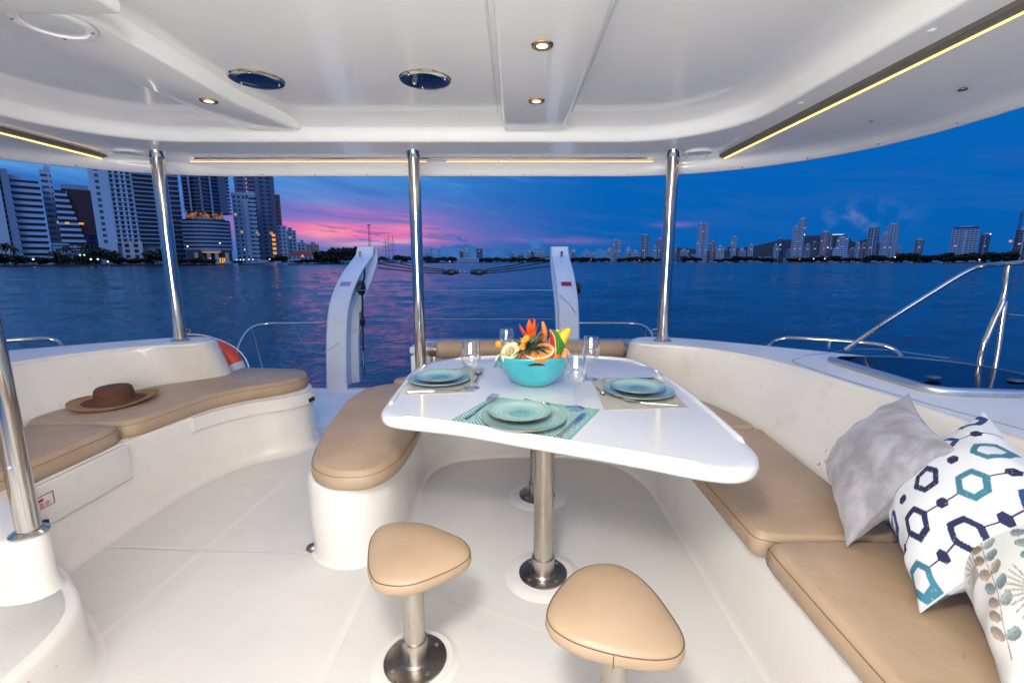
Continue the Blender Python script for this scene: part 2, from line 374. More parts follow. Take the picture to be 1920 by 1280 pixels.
def slab(name, pts, prof, m, parent=None, n=120, smooth=True, sharp=None, cap0=True):
    P = ccw(catmull(pts, n) if smooth else np.array(pts, float))
    return loft(name, [[(x, y, z) for x, y in inset(P, i)] for i, z in prof], m, parent, cap0=cap0, sharp=sharp)
def cushion(name, label, pts, z0, z1, mt=None, n=140, group='tan seat cushions', seamz=.72, puff=.006, cat='cushion'):
    h = z1-z0; P = ccw(catmull(pts, n))
    prof = [(.012, z0), (.002, z0+.008), (-.003, z0+h*.35), (0, z0+h*seamz), (.004, z0+h*seamz+.004), (.012, z1-.003), (.022, z1)]
    o = loft(name, [[(x, y, z) for x, y in inset(P, i)] for i, z in prof], mt or M['tan'])
    mb = MB(); Q = inset(P, .001); zz = z0+h*seamz+.002
    mb.tube([(x, y, zz) for x, y in Q], .0012, 5, closed=True); mb.obj('stitching', M['stitch'], o)
    centred(o); o.children[0].location = -o.location
    return tag(o, label, cat, group)
def pipe(name, pts, r, m, parent=None, n=12, smooth=0, closed=False):
    if smooth: pts = [tuple(p) for p in catmull(pts, smooth, closed)]
    return MB().tube(pts, r, n, closed=closed).obj(name, m, parent)
# ------------------------------------------------------------------ water and the boat's fixed structure
CX = -.585                    # the boat's centreline
def mx(p): return (2*CX-p[0],)+tuple(p[1:])
mw = mat('sea_water', (.0002, .034, .085), .06, spec=.5); T, b = nt(mw)
b.inputs['IOR'].default_value = 1.33
co = objco(T)
mp = T.node('ShaderNodeMapping', {'Vector': co, 'Scale': (.55, 1.0, 1.0)})
w1 = T.noise(mp.outputs[0], 1.1, 5, .55, .4); w2 = T.noise(mp.outputs[0], 4.5, 4, .6, .3); w3 = T.noise(mp.outputs[0], .22, 3, .5)
ln_ = T.node('ShaderNodeVectorMath', {0: co}, operation='LENGTH').outputs['Value']; T.l.new(T.m('ADD', .035, T.m('MULTIPLY', T.ss(ln_, 25, 200), .17)), b.inputs['Roughness'])
hgt = T.m('ADD', T.m('ADD', T.m('MULTIPLY', w1, .25), T.m('MULTIPLY', w2, .20)), T.m('MULTIPLY', w3, .5))
bn = T.node('ShaderNodeBump', {'Strength': 1.0, 'Distance': .34, 'Height': hgt}); T.l.new(bn.outputs[0], b.inputs['Normal'])
def water_mesh():             # one fan of water round the boat, finer close by, with real wind ripples
    rr_ = 2.4*np.exp(np.arange(0, 640)*.0124); aa = np.radians(np.linspace(-112, 112, 760)); rg = np.random.default_rng(4)
    Rr, A = np.meshgrid(rr_, aa, indexing='ij'); X = Rr*np.sin(A); Y = Rr*np.cos(A); Z = np.zeros_like(X); sp_ = Rr*.0124
    for k in range(64):
        lam = .24*(9/.24)**rg.random(); th = rg.normal(1.35, .55); kx, ky = math.cos(th)*6.283/lam, math.sin(th)*6.283/lam
        damp = np.clip((lam/(2.6*sp_)-.6)/.8, 0, 1); amp = .0034*lam**.85
        q = kx*X+ky*Y+rg.random()*6.28+.6*np.sin(.21*X+.13*Y+k); Z += amp*damp*(np.sin(q)+.25*np.sin(2*q+1))
    Z *= .75+.35*np.sin(.045*X+.02*Y)*np.sin(.06*Y-.01*X)
    n0, n1 = X.shape; idx = np.arange(n0*n1).reshape(n0, n1)
    f = np.stack([idx[:-1, :-1], idx[:-1, 1:], idx[1:, 1:], idx[1:, :-1]], -1).reshape(-1, 4)
    me = bpy.data.meshes.new('water'); me.vertices.add(n0*n1); me.vertices.foreach_set('co', np.stack([X, Y, Z+WZ], -1).astype(np.float32).ravel())
    me.loops.add(f.size); me.loops.foreach_set('vertex_index', f.ravel().astype(np.int32)); me.polygons.add(len(f))
    me.polygons.foreach_set('loop_start', np.arange(0, f.size, 4, dtype=np.int32)); me.polygons.foreach_set('use_smooth', np.ones(len(f), bool)); me.update(calc_edges=True); me.flip_normals()
    me.materials.append(mw); return link(bpy.data.objects.new('water', me))
sea = water_mesh()
tag(sea, 'dark blue rippled bay water', None, None, 'structure')
# floor ------------------------------------------------------------
fl = mk('floor', [(-2.9, -1.9, 0), (1.9, -1.9, 0), (1.9, 3.2, 0), (-2.9, 3.2, 0)], [(0, 1, 2, 3)], M['nonskid'], smooth=False)
tag(fl, 'cream non-skid cockpit floor', None, None, 'structure')
ad = MB().box(-3.0, 1.9, 3.2, 4.16, -.5, -.004).obj('aft_deck', M['deck'], smooth=False); tag(ad, 'pale blue-lit aft deck behind the seats', None, None, 'structure')
ln = MB().box(-2.9, 1.9, -1.9, 3.198, -1.3, -.06).obj('hull', M['gelw'], smooth=False); tag(ln, 'white hull under the cockpit', None, None, 'structure')
def band(p0, p1, w, z=.004):
    a = Vector(p0); c = Vector(p1); d = (c-a).normalized(); q = Vector((-d.y, d.x))*w/2
    return [(a.x-q.x, a.y-q.y, z), (c.x-q.x, c.y-q.y, z), (c.x+q.x, c.y+q.y, z), (a.x+q.x, a.y+q.y, z)]
for k, (a, c, w, z) in enumerate([((188, 1195), (560, 880), .022, .0015), ((110, 1022), (580, 1036), .014, .0028), ((590, 1300), (700, 1065), .028, .0015), ((770, 1095), (1180, 1240), .016, .0028)]):
    mk('floor_seam', band(PZ(*a, 0), PZ(*c, 0), w, z), [(0, 1, 2, 3)], M['seamband'], fl, smooth=False)
# transom step and its edge
te = bevbox('transom_edge', -2.2, 1.5, 4.10, 4.2, -.45, .022, .012, M['gelw']); tag(te, 'low white raised edge of the transom', 'boat edge')
# coamings ---------------------------------------------------------
side_pairs = [((1.46, -1.85), (1.16, -1.85)), ((1.455, -.6), (1.155, -.6)), ((1.45, .6), (1.15, .6)), ((1.446, 1.2), (1.15, 1.15)), ((1.42, 1.65), (1.165, 1.58)), ((1.34, 2.28), (1.19, 2.08)),
  ((1.20, 2.55), (1.12, 2.45)), ((1.02, 2.71), (.99, 2.72)), ((.86, 2.755), (.84, 2.86)), ((.785, 2.80), (.75, 2.93)), ((.77, 2.92), (.73, 3.02)), ((.84, 3.03), (.80, 3.12)),
  ((1.0, 3.05), (1.0, 3.14)), ((1.2, 2.97), (1.22, 3.04)), ((1.55, 2.72), (1.57, 2.78)), ((1.85, 2.48), (1.87, 2.53)), ((2.08, 2.25), (2.11, 2.28)), ((2.2, 1.9), (2.23, 1.9)), ((2.25, 1.2), (2.29, 1.2)), ((2.27, 0), (2.31, 0)), ((2.27, -1.85), (2.31, -1.85))]
def coaming(mirror, label):
    T_ = [p[0] for p in side_pairs]; B_ = [p[1] for p in side_pairs]
    # same parameter on both outlines: interpolate 4-D
    q = [t+bb for t, bb in zip(T_, B_)]
    S = catmull(q, 260); Tt, Bt = S[:, :2], S[:, 2:]
    if mirror: Tt = Tt*[-1, 1]+[2*CX, 0]; Bt = Bt*[-1, 1]+[2*CX, 0]
    a = sum(Tt[i][0]*Tt[(i+1) % 260][1]-Tt[(i+1) % 260][0]*Tt[i][1] for i in range(260))
    if a < 0: Tt, Bt = Tt[::-1], Bt[::-1]
    H = .70; L = []
    mixl = lambda f: Bt*(1-f)+Tt*f
    L.append([(x, y, -1.3) for x, y in inset(Bt, -.02)]); L.append([(x, y, .30) for x, y in Bt])
    for f in (.0, .16, .5, .8, .91, .94): L.append([(x, y, .40+f*.3) for x, y in mixl(f)])
    for i, z in ((.0005, .686), (.003, .6925), (.0075, .697), (.013, .6995), (.03, .70)): L.append([(x, y, z) for x, y in inset(Tt, i)])
    o = loft('coaming', L, M['gel'], cap0=False, cap1=False)
    me = [(x, y, .70) for x, y in inset(Tt, .03)]
    tag(o, label, 'coaming', 'cockpit coamings'); 
    d = mk('side_deck', [(x, y, .7) for x, y, z in me], [tuple(range(len(me)))], M['deck'], o, smooth=False)
    return o, Tt
coR, TR = coaming(False, 'curved cream coaming forming the backrest of the sofa, with hatch and handrail on top')
coL, TL = coaming(True, 'curved cream coaming behind the straw hat')
# small crease line on the right deck
def crease(pts, name, parent, z=.7015, r=.0022): return pipe(name, [(*PZ(a, b2, .70), z) for a, b2 in pts], r, M['alum'], parent, 6, 40)
crease([(1500, 672), (1485, 676), (1500, 684), (1600, 717), (1720, 752), (1920, 806)], 'deck_seam', coR)
crease([(1780, 640+32), (1640, 655), (1510, 667)], 'deck_seam', coR)
# right and back sofa base -----------------------------------------
base_pts = [(.745, -1.84), (.746, -.2), (.746, 1.2), (.745, 2.0), (.73, 2.3), (.62, 2.54), (.42, 2.64), (.13, 2.67), (-.16, 2.65), (-.38, 2.58), (-.475, 2.42), (-.485, 2.1), (-.485, 1.88), (-.52, 1.72), (-.61, 1.635), (-.73, 1.64), (-.83, 1.73), (-.875, 1.95),
   (-.93, 2.3), (-.95, 2.6), (-.90, 2.88), (-.80, 3.05), (-.6, 3.22), (-.2, 3.28), (.5, 3.28), (.95, 3.2), (1.2, 2.9), (1.35, 2.3), (1.3, 1.2), (1.3, -1.84)]
P = catmull(base_pts, 320)
sb = loft('sofa_base', [[(x, y, z) for x, y in inset(ccw(P), i)] for i, z in ((-.012, .0005), (-.005, .006), (-.001, .018), (0, .05), (0, .322), (.004, .336), (.012, .34))], M['gel'], cap0=False)
tag(sb, 'cream moulded sofa base running round the dining table', 'sofa base')
# small access panel on the near end of the island
a = PZ(584, 1010, 0)
def strip_on(pts, z0, z1, th, name, m, parent, n=24):   # a plate that follows a plan curve
    C_ = catmull(pts, n, False); t = np.gradient(C_, axis=0); t /= np.linalg.norm(t, axis=1, keepdims=True); nn = np.stack([t[:, 1], -t[:, 0]], 1)
    O = C_+nn*th; ve = []; 
    for i in range(n): ve += [(*C_[i], z0), (*O[i], z0), (*O[i], z1), (*C_[i], z1)]
    fs = [(i*4+k, (i+1)*4+k, (i+1)*4+(k+1) % 4, i*4+(k+1) % 4) for i in range(n-1) for k in range(4)]+[(0, 1, 2, 3), ((n-1)*4+3, (n-1)*4+2, (n-1)*4+1, (n-1)*4)]
    return mk(name, ve, fs, m, parent, True, sharp=40)
strip_on([(-.885, 1.93), (-.868, 1.82), (-.835, 1.735), (-.80, 1.70)], .12, .315, -.006, 'access_panel', M['gelw'], sb)
dr = MB().ball((0, 0, 0), .028, 16, 8, (1, .8, .75)).obj('drain_cap', M['steeld']); dr.location = (*PZ(587, 1030, 0), .008); tag(dr, 'small dark rounded drain knob on the floor beside the island seat', 'drain cap')
# left bench -------------------------------------------------------
lb_pts = [(-1.79, -1.84), (-1.80, .6), (-1.80, 1.6), (-1.80, 2.0), (-1.765, 2.26), (-1.70, 2.48), (-1.57, 2.64), (-1.42, 2.74), (-1.34, 2.86), (-1.36, 3.0), (-1.46, 3.12), (-1.62, 3.17), (-1.95, 3.18), (-2.25, 3.0), (-2.5, 2.3), (-2.55, 1.2), (-2.55, -1.84)]
P = ccw(catmull(lb_pts, 300))
lbz = loft('bench_base', [[(x, y, z) for x, y in inset(P, i)] for i, z in ((-.07, .0005), (-.045, .004), (-.024, .016), (-.010, .04), (-.002, .09), (0, .352), (.004, .366), (.012, .37))], M['gel'], cap0=False)
tag(lbz, 'cream moulded bench base with rounded end under the straw hat', 'bench base')
strip_on([(-1.745, 2.36), (-1.70, 2.48), (-1.57, 2.64), (-1.42, 2.74), (-1.345, 2.84), (-1.335, 2.93)], .292, .368, .024, 'locker_lid', M['gel'], lbz)
strip_on([(-1.343, 2.85), (-1.336, 2.88), (-1.334, 2.90)], .30, .325, .030, 'lid_latch', M['black'], lbz, 6)
pn = bevbox('front_panel', -1.81, -1.782, .2, 2.0, .20, .366, .006, M['gel'], lbz)
lb = MB()
for y0, y1, z0, z1 in ((1.42, 1.64, .325, .3275), (1.42, 1.64, .277, .2795), (1.42, 1.4225, .277, .3275), (1.6375, 1.64, .277, .3275), (1.52, 1.60, .305, .315)): lb.box(-1.783, -1.7805, y0, y1, z0, z1)
for k in range(3):
    for j in range(9): lb.box(-1.783, -1.7805, 1.43+j*.022, 1.43+j*.022+.012+.006*rnd(), .284+k*.006, .2862+k*.006)
lb.obj('warning_label', M['red'], lbz, smooth=False)
bevbox('latch', -1.783, -1.765, 1.565, 1.595, .205, .235, .004, M['black'], lbz)
# transom locker behind the table -----------------------------------
tl = thing('transom_locker', 'white box locker on the transom behind the tan bolster', 'locker', (.35, 3.5, 0))
def loc(o, t): o.location = Vector(o.location)-Vector(t.location); return o
loc(bevbox('locker_body', -.76, 1.35, 3.32, 3.72, 0, .515, .02, M['gelw'], tl), tl)
loc(bevbox('lid', -.765, 1.355, 3.315, 3.725, .522, .575, .018, M['gelw'], tl), tl)
# bolster
bo = thing('bolster', 'long tan vinyl bolster with steel end caps behind the table', 'bolster', (.13, 3.18, .585))
mb = MB(); pr = [(-.665, .05), (-.655, .062), (-.64, .066)]+[(x, .067) for x in (-.4, -.1, .2, .5)]+[(.64, .066), (.655, .062), (.665, .05)]
mb.tube([(x, 0, 0) for x, r in pr], [r for x, r in pr], 24); mb.obj('roll', M['tan'], bo)
for s in (-1, 1):
    mb = MB().tube([(s*.66, 0, 0), (s*.672, 0, 0), (s*.672, 0, 0), (s*.725, 0, 0), (s*.727, 0, 0)], [.035, .035, .047, .047, .043], 24); mb.obj('end_cap', M['steelb'], bo)
    bevbox('bracket', s*.69-.02, s*.69+.02, -.03, .03, -.24, -.045, .005, M['steelb'], bo)
# front-left steps ----------------------------------------------------
st = thing('moulded_step', 'cream moulded step and plinth carrying the near left pole', 'step', (-1.7, 1.0, 0))
s1 = slab('step', [(-1.195, .3), (-1.20, .9), (-1.215, 1.06), (-1.25, 1.16), (-1.31, 1.23), (-1.40, 1.30), (-1.5, 1.37), (-1.8, 1.46), (-2.2, 1.5), (-2.2, .0), (-1.7, -.1), (-1.25, 0)], [(-.035, .001), (-.02, .008), (-.008, .03), (-.002, .08), (0, .17), (.002, .192), (.007, .201), (.016, .206)], M['gel'], st, 160, cap0=False)
s2 = slab('plinth', [(-1.412, 1.27), (-1.405, 1.235), (-1.43, 1.205), (-1.5, 1.19), (-1.7, 1.165), (-2.2, 1.1), (-2.2, 1.9), (-1.9, 1.62), (-1.6, 1.40), (-1.46, 1.30)], [(-.016, .2065), (-.008, .215), (-.003, .24), (0, .27), (.0, .37), (.003, .39), (.009, .398), (.018, .40)], M['gel'], st, 140, cap0=False)
for o in (s1, s2): loc(o, st)
slp = slab('step_tread', [(-1.195, .3), (-1.20, .9), (-1.215, 1.06), (-1.25, 1.16), (-1.31, 1.23), (-1.40, 1.30), (-1.5, 1.37), (-1.8, 1.46), (-2.2, 1.5), (-2.2, .0), (-1.7, -.1), (-1.25, 0)], [(.034, .2), (.035, .2085)], M['nonskid'], st, 80); loc(slp, st)
dfm = bevbox('door_frame', -.85, -.797, .575, .61, 0, .64, .008, M['gelw'])
tag(dfm, 'slim white upright at the lower left corner of the picture', 'door frame')
# support poles ------------------------------------------------------
def pole(label, x, y, z0, z1, r, eye=None):
    t = thing('support_pole', label, 'pole', (x, y, z0), 0, 'steel poles holding up the hardtop')
    MB().tube([(0, 0, 0), (0, 0, z1-z0)], r, 28).obj('tube', M['steel'], t)
    MB().lathe([(r+.018, 0), (r+.018, .004), (r+.006, .012), (r+.001, .014)], n=28).obj('foot_ring', M['steel'], t)
    MB().lathe([(r+.001, z1-z0-.05), (r+.004, z1-z0-.045), (r+.010, z1-z0)], n=28).obj('collar', M['steel'], t)
    if eye: MB().tube(catmull([(eye*(r), 0, .05), (eye*(r+.03), 0, .055), (eye*(r+.034), 0, .07), (eye*(r), 0, .08)], 12, False), .003, 6).obj('eyelet', M['steel'], t)
pole('thick steel pole standing on the left coaming in front of the tall towers', -2.13, 2.88, .70, 1.86, .037, 1)
pole('steel pole between the two davits, rising behind the left end of the table', -.59, 2.88, .335, 1.86, .036)
pole('thick steel pole standing on the rear tip of the right coaming', .963, 2.87, .70, 1.86, .037, -1)
pole('slim steel pole on the cream plinth at the left edge', -1.448, 1.247, .40, 1.87, .0285)
led = MB().ball((-1.448+.012, 1.247-.029, .62), .0035, 8, 6).obj('indicator_light', M['ledblue']); tag(led, 'tiny blue light on the slim near left pole', 'indicator light')
# cushions -------------------------------------------------------------
cushion('seat_cushion', 'tan cushion nearest the camera on the right sofa, under the patterned pillows', [(.725, 1.17), (.722, 1.12), (.72, .6), (.72, -.5), (.72, -1.2), (.76, -1.23), (1.1, -1.23), (1.14, -1.2), (1.14, .3), (1.145, 1.10), (1.14, 1.175), (1.08, 1.185), (.78, 1.185)], .34, .42)
cushion('seat_cushion', 'tan cushion in the middle of the right sofa, next to the grey velvet pillow', [(.715, 1.225), (.712, 1.27), (.712, 1.9), (.715, 1.99), (.75, 2.02), (1.15, 2.07), (1.185, 2.06), (1.18, 1.95), (1.15, 1.55), (1.145, 1.25), (1.12, 1.203), (.76, 1.198)], .34, .42)
cushion('seat_cushion', 'tan corner cushion at the far end of the right sofa, beyond the table', [(.70, 2.04), (.68, 2.2), (.58, 2.45), (.40, 2.58), (.30, 2.62), (.29, 2.7), (.29, 3.0), (.31, 3.08), (.6, 3.08), (.74, 2.95), (.86, 2.84), (1.0, 2.70), (1.13, 2.42), (1.18, 2.16), (1.175, 2.095), (1.13, 2.082), (.75, 2.035)], .34, .42)
cushion('seat_cushion', 'tan back cushion whose corner shows left of the table behind the island cushion', [(.26, 2.65), (-.1, 2.63), (-.30, 2.70), (-.44, 2.93), (-.52, 2.965), (-.66, 2.95), (-.78, 2.93), (-.80, 3.0), (-.72, 3.09), (-.55, 3.15), (0, 3.16), (.25, 3.12), (.27, 3.0)], .34, .42)
cushion('seat_cushion', 'rounded tan cushion on the island seat left of the table', [(-.60, 1.60), (-.70, 1.615), (-.79, 1.69), (-.835, 1.80), (-.88, 2.0), (-.93, 2.30), (-.955, 2.55), (-.91, 2.78), (-.80, 2.88), (-.68, 2.86), (-.60, 2.72), (-.50, 2.5), (-.455, 2.2), (-.455, 1.9), (-.475, 1.72), (-.53, 1.625)], .34, .42)
cushion('seat_cushion', 'tan cushion on the left bench under the straw hat, with a rounded end', [(-1.83, 2.055), (-1.80, 2.10), (-1.755, 2.3), (-1.71, 2.50), (-1.60, 2.65), (-1.46, 2.77), (-1.385, 2.90), (-1.40, 3.04), (-1.50, 3.14), (-1.65, 3.17), (-1.93, 3.17), (-1.945, 3.05), (-1.95, 2.92), (-2.18, 2.70), (-2.30, 2.40), (-2.34, 2.13), (-2.30, 2.06), (-2.0, 2.04)], .37, .455)
cushion('seat_cushion', 'tan cushion on the left bench behind the slim pole', [(-1.83, 2.015), (-1.815, 1.97), (-1.81, 1.4), (-1.80, .3), (-1.80, -.9), (-1.84, -.94), (-2.3, -.94), (-2.34, -.9), (-2.34, 1.2), (-2.34, 1.95), (-2.32, 2.0), (-2.2, 2.02)], .37, .455)
# ------------------------------------------------------------------ hardtop
ht = thing('hardtop', 'large white moulded hardtop roof over the cockpit', 'roof', (CX, 1, 1.77))
def rr(a, yb, r, z, n=36):
    o = [(CX+a, y, z) for y in np.linspace(-1.9, yb-r, 12, endpoint=False)]
    o += [(CX+a-r+r*math.cos(t), yb-r+r*math.sin(t), z) for t in np.linspace(0, math.pi/2, n)]
    o += [(x, yb, z) for x in np.linspace(CX+a-r, CX-a+r, 14)[1:-1]]
    o += [(CX-a+r-r*math.sin(t), yb-r+r*math.cos(t), z) for t in np.linspace(0, math.pi/2, n)]
    o += [(CX-a, y, z) for y in np.linspace(-1.9, yb-r, 12, endpoint=False)[::-1]]
    return o
Ls = [(1.57, 2.46, .44, 1.948), (1.60, 2.49, .46, 1.9465), (1.63, 2.525, .48, 1.942), (1.66, 2.565, .5, 1.939), (1.688, 2.603, .525, 1.931), (1.705, 2.628, .54, 1.921), (1.712, 2.638, .545, 1.915), (1.722, 2.652, .55, 1.888), (1.731, 2.664, .553, 1.862), (1.735, 2.669, .554, 1.856), (1.742, 2.676, .555, 1.8525), (1.752, 2.686, .555, 1.8515),
      (1.90, 3.09, .40, 1.848), (1.93, 3.125, .40, 1.846), (2.0, 3.14, .45, 1.840), (2.2, 3.165, .8, 1.820), (2.38, 3.185, 1.1, 1.802), (2.44, 3.195, 1.16, 1.785), (2.475, 3.205, 1.18, 1.768), (2.49, 3.215, 1.19, 1.765), (2.505, 3.225, 1.2, 1.770), (2.515, 3.235, 1.2, 1.785), (2.52, 3.24, 1.2, 1.95), (2.4, 3.1, 1.2, 2.03), (2.2, 2.9, 1.1, 2.06)]
loops = [rr(*q) for q in Ls]
shell = loft('shell', loops, M['ceil'], ht, cap0=True, cap1=True, sharp=None); loc(shell, ht)
for p in shell.data.polygons:
    if len(p.vertices) > 4: p.use_smooth = False
def beam(x0, x1, bl, br, name, xf=None):
    y1 = 2.645; yy = [-1.88, .2, 1.4, 2.2, 2.56, 2.60, 2.63]; zb = 1.893; zt = 1.96; ve = []; fs = []
    X0, X1 = x0, x1
    for i, y in enumerate(yy):
        if xf: f_ = max(0, (y-1.4)/1.23); x0 = X0+(-1.42-X0)*f_; x1 = X1+(-1.15-X1)*max(0, (y-2.2)/.43)
        dz = 0 if i < 4 else (0, .002, .012, .03)[i-3] if i < 7 else 0
        sec = [(x0-bl, zt), (x0-bl*.12, zb+.012), (x0+.004, zb+.003), (x0+.014, zb), (x1-.014, zb), (x1-.004, zb+.003), (x1+br*.12, zb+.012), (x1+br, zt)]
        ve += [(x, y, min(z+dz*.3, zt)) for x, z in sec]
    # rounded nose
    for (dy, zz) in ((.645, zb+.022), (.655, zb+.045)):
        yv = 2+dy; ve += [(x0-bl*.9, yv, zt), (x0, yv, zz), (x0+.01, yv, zz), (x0+.03, yv, zz), (x1-.03, yv, zz), (x1-.01, yv, zz), (x1, yv, zz), (x1+br*.9, yv, zt)]
    for i in range(len(yy)+1):
        for k in range(7): fs.append((i*8+k, i*8+k+1, (i+1)*8+k+1, (i+1)*8+k))
    o = mk(name, ve, fs, M['ceil'], ht, True, sharp=50); loc(o, ht); return o
beam(-.045, .275, .012, .012, 'ceiling_beam'); beam(-1.56, -1.225, .03, .02, 'ceiling_beam', 1)
for x in (-.075, .305): loc(pipe('panel_seam', [(x, -1.8, 1.9475), (x, 2.47, 1.9475)], .004, M['gelw'], ht, 8), ht)
hf = bevbox('hatch_frame', -1.9, -1.075, .55, 1.40, 1.872, 1.91, .014, M['ceil'], ht); loc(hf, ht)
# rim screws
def lipxy(s):                 # point on the lip outline, s in 0..1
    P_ = np.array(rr(2.465, 3.205, 1.18, 1.775)); d = np.r_[0, np.cumsum(np.linalg.norm(np.diff(P_, axis=0), axis=1))]
    return [np.interp(s*d[-1], d, P_[:, k]) for k in range(3)]
sc0 = MB().ball((0, 0, 0), .006, 10, 6).obj('screw', M['steeld'], ht); scl = [lipxy(s) for s in np.linspace(.23, .80, 24)]
for i, p in enumerate(scl):
    o = sc0 if i == 0 else sc0.copy()
    if i: COL.objects.link(o); o.parent = ht
    o.location = Vector((p[0], p[1], p[2]+.002))-ht.location
for px, py, r in ((1805, 168, .014), (1633, 227, .008)):
    q = PZ(px, py, 1.812); o = MB().lathe([(r, 0), (r, -.003), (r*.7, -.004), (0, -.004)], n=20).obj('plug', M['steeld'], ht); o.location = Vector((*q, 1.812))-ht.location
for px, py in ((1748, 55), (1502, 192), (1380, 260)):
    q = PZ(px, py, 1.853); o = MB().ball((0, 0, 0), .011, 14, 8, (1, 1, .5)).obj('canvas_stud', M['white'], ht); o.location = Vector((*q, 1.852))-ht.location
# LED channels
def ledline(label, pts, ch=True, gaps=()):
    t = thing('led_strip', label, 'light strip', pts[0], 0, 'warm LED strips under the roof rim')
    o = Vector(pts[0]); a, c = Vector(pts[0]), Vector(pts[-1]); L = (c-a).length; d = (c-a)/L
    side = Vector((d.y, -d.x, 0))
    if ch:
        s_ = 1 if a.x > CX else -1
        mbx = MB(); pp_ = [(-.028*s_, .004), (-.028*s_, -.014), (.0*s_, -.022), (.0*s_, .004)]
        ve = [(x+0, y_, z) for y_ in (0, (c-a).y) for x, z in pp_]; mbx.add(ve, [(0, 1, 5, 4), (1, 2, 6, 5), (2, 3, 7, 6), (3, 0, 4, 7), (0, 1, 2, 3), (4, 5, 6, 7)]); mbx.obj('channel', M['brownch'], t, smooth=False)
    LO = Vector((.004*(1 if a.x > CX else -1), 0, -.020)) if ch else Vector((0, 0, -.006)); runs = []; p = 0
    for g0, g1 in gaps: runs.append((p, g0*L)); p = g1*L
    runs.append((p, L)); mbl = MB()
    for r0, r1 in runs:
        s = r0
        while s < r1:
            e = min(s+.11+.05*rnd(), r1); q0 = d*s; q1 = d*(e-.006)
            mbl.tube([q0+LO, q1+LO], .0038 if ch else .0023, 8); s = e
    mbl.obj('strip', M['led'], t)
    return t
ledline('warm LED strip along the right rim of the roof', [(1.30, .0, 1.848), (1.30, 2.95, 1.842)], gaps=((.905, .912), (.80, .803)))
ledline('warm LED strip along the left rim of the roof', [(-2.515, .0, 1.848), (-2.515, 2.95, 1.842)])
ledline('warm LED strip along the rear rim, between the left pole and the middle pole', [(-2.08, 3.10, 1.842), (-.55, 3.10, 1.842)], False, ((.50, .502),))
ledline('warm LED strip along the rear rim, between the middle pole and the right pole', [(-.42, 3.10, 1.842), (.92, 3.10, 1.842)], False, ((.25, .253),))
pipe('rim_trim', [(-2.02, 3.05, 1.845), (.86, 3.05, 1.845)], .004, M['steel'], ht, 8); ht.children[-1].location = -Vector(ht.location) if False else ht.children[-1].location
for o in ht.children:
    if o.name.startswith('rim_trim'): loc(o, ht)
# ceiling fixtures
def downlight(label, x, y, e=.9):
    t = thing('downlight', label, 'downlight', (x, y, 1.893), 0, 'lit ceiling downlights')
    MB().lathe([(.033, .0), (.037, -.002), (.034, -.006), (.026, -.005)], n=28).obj('bezel', M['brass'], t)
    MB().lathe([(.0265, -.004), (.015, -.0055), (0, -.006)], n=28).obj('lens', M['lampw'], t)
    MB().lathe([(.0315, -.0045), (.0265, -.0052), (.0262, -.0035)], n=28).obj('glow_ring', M['lampring'], t)
    l = lamp('downlight_lamp', 'SPOT', (0, 0, -.012), e*9, (1, .78, .5), spot_size=R(130), spot_blend=.8, shadow_soft_size=.025); l.parent = t
    return t
downlight('lit downlight on the middle ceiling beam, the nearer of the two', .098, 1.62)
downlight('lit downlight on the middle ceiling beam, the farther of the two', .107, 2.14)
downlight('lit downlight on the left diagonal-looking ceiling beam', -1.325, 2.14)
def speaker(label, x, y, rz):  # unlit speaker under a dark blue cover
    t = thing('flush_speaker', label, 'speaker', (x, y, 1.9475), rz, 'dark blue oval ceiling speakers')
    MB().lathe([(.104, .0), (.108, -.004), (.103, -.008), (.098, -.006)], n=40).obj('rim', M['steel'], t)
    MB().lathe([(.0985, -.004), (.06, -.007), (0, -.009)], n=40).obj('lens', M['dkblue'], t)
    for k in range(3):
        MB().ball((.085*math.cos(2.1*k+.5), .085*math.sin(2.1*k+.5), -.008), .005, 10, 6).obj('screw', M['steel'], t)
speaker('dark blue round speaker flush in the ceiling right beside the left beam', -1.06, 2.05, .2); speaker('dark blue round speaker flush in the ceiling left of the middle beam', -.36, 2.05, 1.4)
def vent(name, label, x, y, z, r):
    t = thing(name, label, 'cover', (x, y, z), 0, 'round white ceiling covers')
    MB().lathe([(r, .0), (r*1.0, -.006), (r*.94, -.012), (r*.80, -.013), (r*.78, -.008)], n=48).obj('ring', M['white'], t)
    MB().lathe([(r*.78, -.007), (r*.4, -.012), (0, -.013)], n=48).obj('cover', M['frost'], t)
    for k in range(4):
        a_ = k*math.pi/2+.5; MB().ball((r*.88*math.cos(a_), r*.88*math.sin(a_), -.012), .0045, 8, 6).obj('screw', M['steeld'], t)
vent('ceiling_vent', 'large round white cover on the left ceiling beam at the top left', -1.345, 1.475, 1.893, .10)
vent('ceiling_vent', 'round white cover under the roof rim beside the left pole', -2.30, 2.90, 1.849, .088)
vent('ceiling_vent', 'round white cover under the roof rim beside the right pole', 1.12, 2.90, 1.849, .088)
